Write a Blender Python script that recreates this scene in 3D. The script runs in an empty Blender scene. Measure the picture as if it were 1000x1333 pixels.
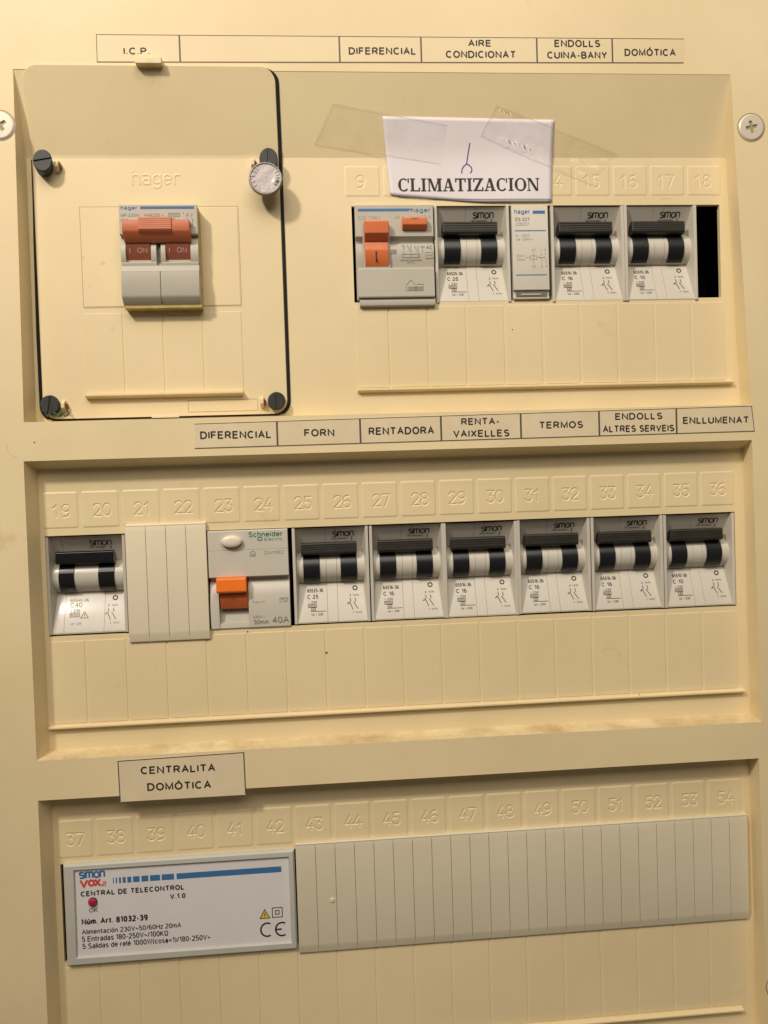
import bpy, bmesh, math, random
import numpy as np
random.seed(7)
S = bpy.context.scene
COL = S.collection
R = math.radians
HGT = 1.4                                    # the board hangs on the wall, its origin 1.4 m above the floor

def W(x, y, z):                              # board millimetres (x right, y up, z out of the board) -> world metres
    return (x * .001, -z * .001, y * .001 + HGT)

# ------------------------------------------------------------------ camera
from mathutils import Matrix, Euler, Vector
cam = bpy.data.cameras.new('camera'); cam_o = bpy.data.objects.new('camera', cam); COL.objects.link(cam_o)
cam.sensor_fit = 'HORIZONTAL'; cam.sensor_width = 36; cam.lens = 36 * 1.04924
cam.clip_start = .01; cam.clip_end = 20
Rc = Matrix.Rotation(-.0324832, 3, 'Z') @ Matrix.Rotation(-.0795208, 3, 'Y') @ Matrix.Rotation(-.0246322, 3, 'X')
B2W = Matrix(((1, 0, 0), (0, 0, -1), (0, 1, 0)))
cam_o.matrix_world = Matrix.Translation(W(122.167, 16.249, 361.292)) @ (B2W @ Rc).to_4x4()
S.camera = cam_o

# ------------------------------------------------------------------ world + lamp
w = bpy.data.worlds.new('World'); S.world = w; w.use_nodes = True
bg = w.node_tree.nodes['Background']; bg.inputs[0].default_value = (1, .86, .70, 1); bg.inputs[1].default_value = .08
lt = bpy.data.lights.new('ceiling_spot', 'SPOT'); lt.shadow_soft_size = .055; lt.energy = 33; lt.color = (1, .89, .78); lt.spot_size = R(60); lt.spot_blend = 1
lo = bpy.data.objects.new('ceiling_spot', lt); COL.objects.link(lo)
lp = Vector(W(-420, 770, 700)); lo.location = lp
lo.rotation_euler = (Vector(W(150, 230, 0)) - lp).to_track_quat('-Z', 'Y').to_euler()
la = bpy.data.lights.new('ceiling_panel', 'AREA'); la.shape = 'RECTANGLE'; la.size = 1.1; la.size_y = .8; la.energy = 10.4; la.color = (1, .89, .78)
lb = bpy.data.objects.new('ceiling_panel', la); COL.objects.link(lb); lq = Vector(W(120, 900, 850)); lb.location = lq
lb.rotation_euler = (Vector(W(150, 150, 0)) - lq).to_track_quat('-Z', 'Y').to_euler()
S.view_settings.view_transform = 'Standard'; S.view_settings.look = 'None'
S.view_settings.exposure = 0; S.view_settings.gamma = 1

# ------------------------------------------------------------------ materials
def mat(name, col, rough=.45, metal=0, grain=0, gscale=900, var=0, vscale=25, stain=0, stain_col=(.35, .22, .06), stscale=30,
        spec=.5, bumpd=.00006, alpha=1):
    m = bpy.data.materials.new(name); m.use_nodes = True
    n = m.node_tree.nodes; L = m.node_tree.links; p = n['Principled BSDF']
    p.inputs['Base Color'].default_value = (*col, 1); p.inputs['Roughness'].default_value = rough
    p.inputs['Metallic'].default_value = metal; p.inputs['Specular IOR Level'].default_value = spec
    p.inputs['Alpha'].default_value = alpha
    if grain or var or stain:
        g = n.new('ShaderNodeNewGeometry')
    if grain:
        t = n.new('ShaderNodeTexNoise'); t.inputs['Scale'].default_value = gscale; t.inputs['Detail'].default_value = 3
        L.new(g.outputs['Position'], t.inputs['Vector'])
        b = n.new('ShaderNodeBump'); b.inputs['Strength'].default_value = grain; b.inputs['Distance'].default_value = bumpd
        L.new(t.outputs['Fac'], b.inputs['Height']); L.new(b.outputs['Normal'], p.inputs['Normal'])
    last = None
    if var:
        t = n.new('ShaderNodeTexNoise'); t.inputs['Scale'].default_value = vscale; t.inputs['Detail'].default_value = 6
        t.inputs['Roughness'].default_value = .62
        L.new(g.outputs['Position'], t.inputs['Vector'])
        r = n.new('ShaderNodeValToRGB'); r.color_ramp.elements[0].position = .3; r.color_ramp.elements[1].position = .7
        r.color_ramp.elements[0].color = (col[0] * (1 - var), col[1] * (1 - var * 1.15), col[2] * (1 - var * 1.6), 1)
        r.color_ramp.elements[1].color = (min(1, col[0] * (1 + var)), min(1, col[1] * (1 + var)), min(1, col[2] * (1 + var * 1.2)), 1)
        L.new(t.outputs['Fac'], r.inputs['Fac']); L.new(r.outputs['Color'], p.inputs['Base Color']); last = r.outputs['Color']
    if stain:
        t = n.new('ShaderNodeTexNoise'); t.inputs['Scale'].default_value = stscale; t.inputs['Detail'].default_value = 9
        t.inputs['Roughness'].default_value = .7
        L.new(g.outputs['Position'], t.inputs['Vector'])
        r = n.new('ShaderNodeValToRGB'); r.color_ramp.elements[0].position = .64; r.color_ramp.elements[1].position = .80
        r.color_ramp.elements[0].color = (0, 0, 0, 1); r.color_ramp.elements[1].color = (stain, stain, stain, 1)
        L.new(t.outputs['Fac'], r.inputs['Fac'])
        x = n.new('ShaderNodeMixRGB'); x.inputs[2].default_value = (*stain_col, 1)
        if last: L.new(last, x.inputs[1])
        else: x.inputs[1].default_value = (*col, 1)
        L.new(r.outputs['Color'], x.inputs[0]); L.new(x.outputs['Color'], p.inputs['Base Color'])
    if name.startswith('dusty'):                 # settled dust on ledges that face up
        sp = n.new('ShaderNodeSeparateXYZ'); L.new(g.outputs['True Normal'], sp.inputs[0])
        t = n.new('ShaderNodeTexNoise'); t.inputs['Scale'].default_value = 45; t.inputs['Detail'].default_value = 8; t.inputs['Roughness'].default_value = .7
        L.new(g.outputs['Position'], t.inputs['Vector'])
        a = n.new('ShaderNodeMapRange'); a.inputs[1].default_value = .4; a.inputs[2].default_value = .68; a.inputs[3].default_value = 0; a.inputs[4].default_value = .75
        L.new(t.outputs['Fac'], a.inputs[0])
        k = n.new('ShaderNodeMath'); k.operation = 'MULTIPLY'; k.use_clamp = True; L.new(sp.outputs['Z'], k.inputs[0]); L.new(a.outputs[0], k.inputs[1])
        y = n.new('ShaderNodeMixRGB'); y.inputs[2].default_value = (.42, .29, .10, 1); L.new(x.outputs['Color'], y.inputs[1]); L.new(k.outputs[0], y.inputs[0])
        L.new(y.outputs['Color'], p.inputs['Base Color'])
    return m

CREAM = (.80, .668, .398)
M = dict(
    cream=mat('cream_plastic', CREAM, .42, grain=.35, var=.05, vscale=12, stain=.45, stscale=34, spec=.4),
    cream_dusty=mat('dusty_cream_plastic', (.80, .668, .398), .5, grain=.4, var=.06, vscale=13, stain=.6, stain_col=(.5, .36, .12), stscale=26, spec=.35),
    cream3=mat('greyed_blank_plastic', (.67, .61, .445), .38, grain=.3, var=.04, vscale=18, stain=.2, stscale=60, spec=.45),
    cream2=mat('cream_blank_plastic', (.77, .69, .50), .4, grain=.3, var=.03, vscale=18, spec=.4),
    yellowed=mat('yellowed_plastic', (.52, .40, .13), .5, grain=.4, var=.25, vscale=160, stain=.9, stain_col=(.10, .06, .02), stscale=260),
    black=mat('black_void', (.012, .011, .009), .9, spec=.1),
    rubber=mat('black_rubber', (.014, .013, .012), .7, grain=.5, spec=.3),
    knob=mat('black_knob_plastic', (.028, .030, .026), .5, grain=.5, var=.3, vscale=200),
    green_wire=mat('green_seal_wire', (.05, .11, .055), .5, grain=.5, var=.5, vscale=900),
    lead=mat('lead_seal_metal', (.30, .275, .265), .45, metal=.5, grain=.5, gscale=500, var=.12, vscale=250, bumpd=.0003),
    white=mat('light_grey_breaker_plastic', (.60, .565, .475), .38, grain=.25, var=.03, vscale=60, stain=.25, stain_col=(.3, .24, .14), stscale=120, spec=.45),
    white_gloss=mat('glossy_grey_breaker_plastic', (.56, .53, .45), .16, grain=.12, var=.03, vscale=60, spec=.6),
    toggle=mat('black_toggle_plastic', (.011, .012, .013), .32, grain=.3, spec=.5),
    toggle_gloss=mat('glossy_black_toggle_plastic', (.010, .010, .011), .09, grain=.05, spec=.7),
    bar=mat('dark_handle_plastic', (.026, .025, .019), .42, grain=.4, var=.2, vscale=150, spec=.5),
    grey=mat('warm_grey_device_plastic', (.50, .47, .385), .42, grain=.3, var=.03, vscale=60, stain=.25, stain_col=(.3, .24, .14), stscale=120),
    grey_dark=mat('mid_grey_device_plastic', (.43, .405, .335), .45, grain=.3, var=.03, vscale=60),
    greyblue=mat('pale_grey_module_plastic', (.53, .53, .47), .4, grain=.25, var=.03, vscale=60),
    plate_white=mat('white_label_plate', (.74, .715, .70), .35, var=.02, vscale=60),
    orange=mat('orange_lever_plastic', (.66, .165, .05), .36, grain=.25, var=.06, vscale=120),
    orange_bright=mat('bright_orange_lever_plastic', (.90, .20, .02), .33, grain=.25, var=.05, vscale=120),
    orange_dark=mat('dull_orange_lever_plastic', (.50, .12, .035), .42, grain=.3, var=.08, vscale=120),
    orange_dull=mat('dull_orange_bar_plastic', (.56, .165, .07), .4, grain=.3, var=.06, vscale=120, stain=.3, stain_col=(.3,.1,.05), stscale=120),
    darkred=mat('brown_red_lever_plastic', (.25, .075, .042), .42, grain=.3, var=.08, vscale=120),
    ivory=mat('ivory_button_plastic', (.78, .72, .55), .35, var=.03),
    ink=mat('black_ink', (.02, .019, .017), .6), ink_grey=mat('grey_ink', (.16, .15, .125), .6), ink_soft=mat('faded_grey_ink', (.27, .25, .2), .6),
    ink_brown=mat('tan_ink', (.36, .28, .16), .6),
    blue=mat('blue_ink', (.045, .17, .36), .5), red=mat('red_ink', (.62, .07, .05), .5), green=mat('green_ink', (.02, .21, .10), .5),
    bluehager=mat('deep_blue_ink', (.04, .13, .29), .5), purple=mat('violet_pen_ink', (.09, .05, .28), .6),
    pale_ink=mat('pale_ink', (.52, .30, .24), .6), yellow=mat('warning_yellow_ink', (.70, .55, .06), .5),
    strip=mat('cream_label_film', (.76, .62, .36), .3, var=.03, vscale=35, stain=.25, stscale=60),
    strip_grey=mat('greyed_label_film', (.76, .645, .43), .3, var=.05, vscale=60, stain=.3, stscale=80),
    label_line=mat('label_line_ink', (.09, .08, .06), .5),
    paper=mat('white_paper', (.81, .755, .765), .6, var=.03, vscale=30),
    led=mat('dark_red_lens', (.42, .015, .04), .12, spec=.8),
    seam=mat('joint_shadow_gap', (.09, .08, .06), .8, spec=.1),
    screw=mat('pale_screw_plastic', (.70, .645, .50), .3, metal=.1, grain=.2),
    wall=mat('painted_wall', (.7, .66, .55), .8, grain=.6, var=.03),
    dirt=mat('brown_speck', (.22, .07, .03), .8), smear=mat('tan_smear', (.70, .58, .34), .6),
)
def tape_material():
    m = bpy.data.materials.new('clear_tape'); m.use_nodes = True; n = m.node_tree.nodes; L = m.node_tree.links
    n.remove(n['Principled BSDF']); out = n['Material Output']
    tr = n.new('ShaderNodeBsdfTransparent'); df = n.new('ShaderNodeBsdfDiffuse'); gl = n.new('ShaderNodeBsdfGlossy')
    df.inputs['Color'].default_value = (.46, .38, .22, 1); gl.inputs['Roughness'].default_value = .13
    g = n.new('ShaderNodeNewGeometry'); t = n.new('ShaderNodeTexNoise'); t.inputs['Scale'].default_value = 130; t.inputs['Detail'].default_value = 6
    L.new(g.outputs['Position'], t.inputs['Vector'])
    r = n.new('ShaderNodeMapRange'); r.inputs[1].default_value = .4; r.inputs[2].default_value = .75; r.inputs[3].default_value = .0; r.inputs[4].default_value = .06
    L.new(t.outputs['Fac'], r.inputs[0])
    a = n.new('ShaderNodeMixShader'); L.new(r.outputs[0], a.inputs[0]); L.new(tr.outputs[0], a.inputs[1]); L.new(df.outputs[0], a.inputs[2])
    f = n.new('ShaderNodeFresnel'); f.inputs['IOR'].default_value = 1.34
    c = n.new('ShaderNodeMixShader'); L.new(f.outputs[0], c.inputs[0]); L.new(a.outputs[0], c.inputs[1]); L.new(gl.outputs[0], c.inputs[2])
    L.new(c.outputs[0], out.inputs['Surface'])
    return m
M['tape'] = tape_material()
M['tape_edge'] = mat('dirty_tape_edge', (.40, .31, .17), .5, alpha=.24)

# ------------------------------------------------------------------ helpers
def tag(o, label=None, cat=None, group=None, kind=None):
    if label: o['label'] = label
    if cat: o['category'] = cat
    if group: o['group'] = group
    if kind: o['kind'] = kind
    return o

def thing(name, origin, label, cat, group=None):
    o = bpy.data.objects.new(name, None); COL.objects.link(o); o.location = W(*origin)
    o.empty_display_size = .01
    o['_org'] = origin
    return tag(o, label, cat, group)

class B:                                      # collects faces in board millimetres
    def __init__(s): s.v = []; s.f = []
    def add(s, vs, fs):
        n = len(s.v); s.v += [tuple(map(float, p)) for p in vs]; s.f += [tuple(i + n for i in f) for f in fs]; return s
    def box(s, x0, x1, y0, y1, z0, z1):
        return s.add([(x0, y0, z0), (x1, y0, z0), (x1, y1, z0), (x0, y1, z0), (x0, y0, z1), (x1, y0, z1), (x1, y1, z1), (x0, y1, z1)],
                     [(3, 2, 1, 0), (4, 5, 6, 7), (0, 1, 5, 4), (1, 2, 6, 5), (2, 3, 7, 6), (3, 0, 4, 7)])
    def px(s, prof, x0, x1, x0b=None, x1b=None, zb=None):     # profile [(y,z)] extruded along x
        n = len(prof)
        def xx(z, a, b): return a if b is None else a + (b - a) * max(0, min(1, -z / zb))
        return s.add([(xx(z, x0, x0b), y, z) for y, z in prof] + [(xx(z, x1, x1b), y, z) for y, z in prof],
                     [tuple(range(n)), tuple(range(2 * n - 1, n - 1, -1))] + [(i, i + n, (i + 1) % n + n, (i + 1) % n) for i in range(n)])
    def pz(s, out, z0, z1, top=None):         # outline [(x,y)] extruded along z, top outline optional
        n = len(out); top = top or out
        return s.add([(x, y, z0) for x, y in out] + [(x, y, z1) for x, y in top],
                     [tuple(range(n - 1, -1, -1)), tuple(range(n, 2 * n))] + [(i, (i + 1) % n, (i + 1) % n + n, i + n) for i in range(n)])
    def cyl(s, cx, cy, z0, z1, r0, r1=None, n=32, ry=1.0, cx1=None, cy1=None):
        r1 = r0 if r1 is None else r1; cx1 = cx if cx1 is None else cx1; cy1 = cy if cy1 is None else cy1
        a = [2 * math.pi * i / n for i in range(n)]
        return s.pz([(cx + r0 * math.cos(t), cy + r0 * ry * math.sin(t)) for t in a], z0, z1, [(cx1 + r1 * math.cos(t), cy1 + r1 * ry * math.sin(t)) for t in a])
    def tube(s, pts, r, n=8):
        P = [Vector(p) for p in pts]; vs = []; fs = []
        for i, p in enumerate(P):
            d = (P[min(i + 1, len(P) - 1)] - P[max(i - 1, 0)]).normalized()
            u = d.cross(Vector((.3, .2, 1)))
            if u.length < .05: u = d.cross(Vector((1, 0, 0)))
            u.normalize(); v = d.cross(u)
            vs += [tuple(p + r * (math.cos(2 * math.pi * k / n) * u + math.sin(2 * math.pi * k / n) * v)) for k in range(n)]
        for i in range(len(P) - 1):
            fs += [(i * n + k, i * n + (k + 1) % n, (i + 1) * n + (k + 1) % n, (i + 1) * n + k) for k in range(n)]
        fs += [tuple(range(n)), tuple(range((len(P) - 1) * n, len(P) * n))]
        return s.add(vs, fs)
    def lines(s, polys, wd, z, zf=None, closed=False):  # flat printed strokes, mitred, proud of z; each stroke a hair above the last
        for k, pl in enumerate(polys):
            pl = [Vector(p) for p in pl]; cl = closed or (len(pl) > 2 and (pl[0] - pl[-1]).length < 1e-6)
            if cl and (pl[0] - pl[-1]).length < 1e-6: pl = pl[:-1]
            n = len(pl); vs = []
            for i, p in enumerate(pl):
                a = pl[(i - 1) % n] if (cl or i > 0) else None; b = pl[(i + 1) % n] if (cl or i < n - 1) else None
                d1 = (p - a).normalized() if a is not None else None; d2 = (b - p).normalized() if b is not None else None
                if d1 is None: d1 = d2
                if d2 is None: d2 = d1
                t = (d1 + d2)
                t = t.normalized() if t.length > 1e-3 else d1
                m = Vector((-t.y, t.x)); c = max(.5, m.dot(Vector((-d1.y, d1.x)))); m = m * (wd / 2 / c)
                for q in (p + m, p - m): vs.append((q.x, q.y, (zf(q.x, q.y) if zf else z) + .004 * (k % 5)))
            fs = [(2 * i, 2 * ((i + 1) % n), 2 * ((i + 1) % n) + 1, 2 * i + 1) for i in range(n if cl else n - 1)]
            s.add(vs, fs)
        return s
    def rect(s, x0, x1, y0, y1, z, zf=None):
        P = [(x0, y0), (x1, y0), (x1, y1), (x0, y1)]
        return s.add([(x, y, zf(x, y) if zf else z) for x, y in P], [(0, 1, 2, 3)])
    def build(s, name, m, parent=None, origin=None, bevel=0, seg=2, smooth=True, label=None, fix=True):
        o = (0, 0, 0)
        if parent is not None:
            q = parent
            o = tuple(q['_org'])
        elif origin: o = origin
        me = bpy.data.meshes.new(name)
        me.from_pydata([((x - o[0]) * .001, -(z - o[2]) * .001, (y - o[1]) * .001) for x, y, z in s.v], [], s.f)
        if fix:
            bm = bmesh.new(); bm.from_mesh(me); bmesh.ops.recalc_face_normals(bm, faces=bm.faces); bm.to_mesh(me); bm.free()
        me.materials.append(m)
        if smooth:
            me.shade_smooth(); me.set_sharp_from_angle(angle=R(32))
        ob = bpy.data.objects.new(name, me); COL.objects.link(ob)
        ob['_org'] = o
        if parent is not None:
            ob.parent = parent
        else: ob.location = W(*o)
        if bevel:
            b = ob.modifiers.new('edge_rounding', 'BEVEL'); b.width = bevel * .001; b.segments = seg; b.limit_method = 'ANGLE'; b.angle_limit = R(32)
            b.harden_normals = True
        if label: ob['label'] = label
        return ob

def arc(cx, cy, rx, ry, a0, a1, n=10):
    return [(cx + rx * math.cos(R(a0 + (a1 - a0) * i / n)), cy + ry * math.sin(R(a0 + (a1 - a0) * i / n))) for i in range(n + 1)]
def rrect(x0, x1, y0, y1, r, n=6):
    return (arc(x1 - r, y0 + r, r, r, -90, 0, n) + arc(x1 - r, y1 - r, r, r, 0, 90, n) + arc(x0 + r, y1 - r, r, r, 90, 180, n) + arc(x0 + r, y0 + r, r, r, 180, 270, n))

# ---- printed lettering: stroke letters drawn as mitred ribbons, fitted to a box measured in mm
def _c(cx, cy, rx, ry, a0, a1, n=8): return arc(cx, cy, rx, ry, a0, a1, n)
def _bowl(x, y0, y1, w): r = (y1 - y0) / 2; return [(x, y1), (x + w - r, y1)] + _c(x + w - r, (y0 + y1) / 2, r, r, 80, -80, 6) + [(x + w - r, y0), (x, y0)]
GL = {
 'A': (.70, [[(0, 0), (.35, 1), (.70, 0)], [(.13, .36), (.57, .36)]]), 'B': (.62, [[(0, 0), (0, 1)], _bowl(0, .52, 1, .56), _bowl(0, 0, .52, .62)]),
 'C': (.70, [_c(.37, .5, .37, .5, 48, 312, 14)]), 'D': (.68, [[(0, 0), (0, 1), (.30, 1)] + _c(.30, .5, .38, .5, 80, -80, 8) + [(.30, 0), (0, 0)]]),
 'E': (.58, [[(.58, 1), (0, 1), (0, 0), (.58, 0)], [(0, .53), (.52, .53)]]), 'F': (.54, [[(.54, 1), (0, 1), (0, 0)], [(0, .52), (.48, .52)]]),
 'G': (.74, [_c(.37, .5, .37, .5, 48, 320, 14) + [(.70, .45), (.40, .45)]]), 'H': (.66, [[(0, 0), (0, 1)], [(.66, 0), (.66, 1)], [(0, .52), (.66, .52)]]),
 'I': (.0, [[(0, 0), (0, 1)]]), 'J': (.46, [[(.46, 1), (.46, .25)] + _c(.23, .25, .23, .25, 0, -180)]), 'K': (.62, [[(0, 0), (0, 1)], [(.60, 1), (0, .36)], [(.2, .55), (.62, 0)]]),
 'L': (.50, [[(0, 1), (0, 0), (.50, 0)]]), 'M': (.76, [[(0, 0), (0, 1), (.38, .08), (.76, 1), (.76, 0)]]), 'N': (.66, [[(0, 0), (0, 1), (.66, 0), (.66, 1)]]),
 'O': (.76, [_c(.38, .5, .38, .5, 0, 360, 20)]), 'P': (.58, [[(0, 0), (0, 1)], _bowl(0, .46, 1, .58)]), 'R': (.64, [[(0, 0), (0, 1)], _bowl(0, .48, 1, .60), [(.34, .48), (.64, 0)]]),
 'S': (.60, [_c(.31, .75, .27, .25, 30, 265, 9) + _c(.31, .26, .29, .26, 85, -150, 9)]), 'T': (.64, [[(0, 1), (.64, 1)], [(.32, 1), (.32, 0)]]),
 'U': (.64, [[(0, 1), (0, .32)] + _c(.32, .32, .32, .32, 180, 360, 9) + [(.64, 1)]]), 'V': (.66, [[(0, 1), (.33, 0), (.66, 1)]]), 'W': (.94, [[(0, 1), (.24, 0), (.47, 1), (.70, 0), (.94, 1)]]),
 'X': (.64, [[(0, 1), (.64, 0)], [(0, 0), (.64, 1)]]), 'Y': (.64, [[(0, 1), (.32, .45), (.64, 1)], [(.32, .45), (.32, 0)]]), 'Z': (.60, [[(0, 1), (.60, 1), (0, 0), (.60, 0)]]),
 '0': (.52, [_c(.26, .5, .26, .5, 0, 360, 16)]), '1': (.26, [[(0, .76), (.24, 1), (.24, 0)]]), '2': (.52, [_c(.26, .73, .25, .27, 165, -30, 8) + [(0, 0), (.54, 0)]]),
 '3': (.52, [_c(.25, .76, .23, .24, 150, -80, 8) + _c(.25, .27, .27, .27, 85, -155, 9)]), '4': (.54, [[(.40, 0), (.40, 1), (0, .30), (.56, .30)]]), '5': (.52, [[(.48, 1), (.10, 1), (.04, .52)] + _c(.25, .31, .27, .31, 120, -150, 9)]),
 '6': (.52, [_c(.28, .5, .28, .5, 60, 180, 7) + _c(.27, .30, .26, .30, 180, 520, 12)]), '7': (.52, [[(0, 1), (.52, 1), (.18, 0)]]), '8': (.52, [_c(.26, .76, .23, .24, -90, 270, 12), _c(.26, .27, .26, .27, 90, 450, 12)]),
 '9': (.52, [_c(.26, .70, .26, .30, 0, 360, 12) + _c(.24, .5, .28, .5, 0, -120, 7)]),
 'a': (.48, [_c(.24, .50, .22, .23, 150, 0, 6) + [(.46, 0)], _c(.23, .21, .23, .21, 0, 360, 10)]), 'b': (.50, [[(0, 1), (0, 0)], _c(.25, .36, .25, .36, 0, 360, 12)]), 'c': (.46, [_c(.25, .36, .25, .36, 45, 315, 10)]),
 'd': (.50, [[(.50, 1), (.50, 0)], _c(.25, .36, .25, .36, 0, 360, 12)]), 'e': (.50, [[(0, .38), (.50, .38)] + _c(.25, .36, .25, .36, 0, 315, 11)]), 'g': (.50, [_c(.25, .36, .25, .36, 0, 360, 12), [(.50, .72), (.50, -.06)] + _c(.25, -.06, .25, .22, 0, -150, 7)]),
 'h': (.46, [[(0, 1), (0, 0)], [(0, .4)] + _c(.23, .46, .23, .26, 170, 0, 6) + [(.46, 0)]]), 'i': (.0, [[(0, 0), (0, .72)], [(0, .88), (0, 1)]]), 'l': (.0, [[(0, 0), (0, 1)]]), 'm': (.76, [[(0, 0), (0, .72)], [(0, .42)] + _c(.19, .50, .19, .22, 160, 0, 5) + [(.38, 0)], [(.38, .42)] + _c(.57, .50, .19, .22, 160, 0, 5) + [(.76, 0)]]),
 'n': (.46, [[(0, .72), (0, 0)], [(0, .4)] + _c(.23, .46, .23, .26, 170, 0, 6) + [(.46, 0)]]), 'o': (.50, [_c(.25, .36, .25, .36, 0, 360, 12)]), 'p': (.50, [[(0, .72), (0, -.28)], _c(.25, .36, .25, .36, 0, 360, 12)]), 'r': (.26, [[(0, .72), (0, 0)], [(0, .4)] + _c(.24, .44, .24, .28, 165, 80, 4)]),
 's': (.42, [_c(.21, .54, .19, .18, 25, 265, 7) + _c(.21, .18, .20, .18, 85, -150, 7)]), 't': (.26, [[(.10, .95), (.10, .12), (.26, 0)], [(-.08, .70), (.32, .70)]]), 'u': (.46, [[(0, .72), (0, .26)] + _c(.23, .26, .23, .26, 180, 360, 7) + [(.46, .72)], [(.46, .3), (.46, 0)]]),
 'x': (.44, [[(0, .72), (.44, 0)], [(0, 0), (.44, .72)]]), 'y': (.46, [[(0, .72), (.23, 0)], [(.46, .72), (.14, -.28)]]), 'z': (.40, [[(0, .70), (.40, .70), (0, 0), (.40, 0)]]),
 '.': (.0, [[(0, 0), (0, .12)]]), ',': (.0, [[(.02, .1), (-.04, -.14)]]), ':': (.0, [[(0, .1), (0, .2)], [(0, .55), (0, .66)]]), '-': (.26, [[(0, .38), (.26, .38)]]), '~': (.46, [_c(.12, .42, .12, .1, 180, 0, 4) + _c(.35, .42, .11, .1, 180, 360, 4)]),
 '/': (.26, [[(0, 0), (.26, 1)]]), '(': (.16, [_c(.3, .42, .3, .62, 125, 235, 6)]), ')': (.16, [_c(-.14, .42, .3, .62, 55, -55, 6)]), '=': (.5, [[(0, .3), (.5, .3)], [(0, .55), (.5, .55)]]), ' ': (.12, []),
 'Ω': (.66, [[(0, 0), (.2, 0)] + _c(.33, .58, .32, .42, 235, -55, 12) + [(.46, 0), (.66, 0)]]), 'φ': (.46, [_c(.23, .36, .23, .30, 0, 360, 12), [(.23, .9), (.23, -.2)]]), 'Δ': (.64, [[(0, 0), (.32, 1), (.64, 0), (0, 0)]])}
GL['Ó'] = (.76, GL['O'][1] + [[(.34, 1.13), (.50, 1.34)]]); GL['ú'] = (.46, GL['u'][1] + [[(.18, .88), (.32, 1.06)]]); GL['é'] = (.50, GL['e'][1] + [[(.2, .88), (.34, 1.06)]]); GL['ó'] = (.50, GL['o'][1] + [[(.2, .88), (.34, 1.06)]])
def put(b, txt, x0, x1, y0, y1, z=0, zf=None, bold=.012, slope=0):   # y0 bottom, y1 top; slope = rise per mm along x
    wt = .135 + 2.4 * bold; G_ = .085 + wt * .95; x = 0; P = []
    for ch in txt:
        w_, pls = GL[ch]
        P += [(k, [(x + a, c) for a, c in pl]) for k, pl in enumerate(pls)]; x += w_ + G_
    A_ = np.array([q for _, pl in P for q in pl]); mn = A_.min(0); mx = A_.max(0)
    H_ = y1 - y0; hh = H_ / (mx[1] - mn[1] + wt); st = wt * hh
    sx = (x1 - x0 - st) / (mx[0] - mn[0]) if mx[0] - mn[0] > 1e-6 else 0
    for k, pl in P:
        Q = [(x0 + st / 2 + (a - mn[0]) * sx, y0 + st / 2 + (c - mn[1]) * hh) for a, c in pl]
        b.lines([[(a, c + slope * (a - x0)) for a, c in Q]], st, z + .004 * (k % 4), (lambda X, Y, k=k: zf(X, Y) + .004 * (k % 4)) if zf else None)
    return b

# ---- height fields (number pads, moulded lettering, screw heads)
DIG = {
 '0': [arc(.31, .5, .31, .5, 0, 360, 16)], '1': [[(.06, .76), (.22, .84), (.34, 1), (.34, 0)]],
 '2': [arc(.31, .72, .29, .28, 165, -35, 9) + [(.02, 0), (.62, 0)]],
 '3': [[(.04, 1), (.58, 1), (.28, .60)] + arc(.30, .31, .30, .30, 80, -160, 10)],
 '4': [[(.40, 1), (.02, .30), (.64, .30)], [(.46, .52), (.46, 0)]],
 '5': [[(.58, 1), (.12, 1), (.07, .56)] + arc(.30, .31, .30, .32, 125, -155, 10)],
 '6': [[(.50, 1), (.34, .97)] + arc(.31, .5, .31, .48, 110, 180, 5) + arc(.31, .29, .30, .29, 180, 520, 14)],
 '7': [[(.02, 1), (.62, 1), (.22, 0)]],
 '8': [arc(.31, .76, .25, .24, -90, 270, 12), arc(.31, .27, .31, .27, 90, 450, 14)],
 '9': [arc(.31, .71, .30, .29, 0, 360, 14) + arc(.31, .5, .31, .48, 0, -70, 5) + [(.10, 0)]]}
HAG = {
 'h': [[(.05, 1.35), (.05, 0)], [(.05, .62)] + arc(.33, .66, .28, .30, 170, 0, 7) + [(.61, 0)]],
 'a': [[(.08, .92)] + arc(.34, .72, .27, .26, 110, 0, 6) + [(.61, 0)], arc(.33, .28, .28, .26, 0, 360, 12)],
 'g': [arc(.33, .52, .29, .42, 0, 360, 14), [(.62, .96), (.62, -.05)] + arc(.33, -.08, .29, .27, 0, -150, 7)],
 'e': [[(.05, .50), (.62, .50)] + arc(.33, .50, .29, .47, 0, 320, 14)],
 'r': [[(.05, .97), (.05, 0)], [(.05, .6)] + arc(.32, .62, .27, .33, 165, 60, 5)]}
def segs(txt, font, x0, y0, h, wd, gap):
    out = []; x = x0
    for ch in txt:
        for pl in font[ch]:
            P = [(x + a * h * wd, y0 + b * h) for a, b in pl]
            out += [(P[i], P[i + 1]) for i in range(len(P) - 1)]
        x += h * .62 * wd + gap
    return np.array(out)
def sdist(X, Y, sg):
    d = np.full(X.shape, 1e9)
    for (ax, ay), (bx, by) in sg:
        dx, dy = bx - ax, by - ay; l = max(1e-9, dx * dx + dy * dy)
        t = np.clip(((X - ax) * dx + (Y - ay) * dy) / l, 0, 1)
        d = np.minimum(d, np.hypot(X - ax - t * dx, Y - ay - t * dy))
    return d
def rr_sdf(X, Y, x0, x1, y0, y1, r):
    cx, cy = (x0 + x1) / 2, (y0 + y1) / 2; qx = np.abs(X - cx) - (x1 - x0) / 2 + r; qy = np.abs(Y - cy) - (y1 - y0) / 2 + r
    return np.hypot(np.maximum(qx, 0), np.maximum(qy, 0)) + np.minimum(np.maximum(qx, qy), 0) - r
def smooth(t): t = np.clip(t, 0, 1); return t * t * (3 - 2 * t)
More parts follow.
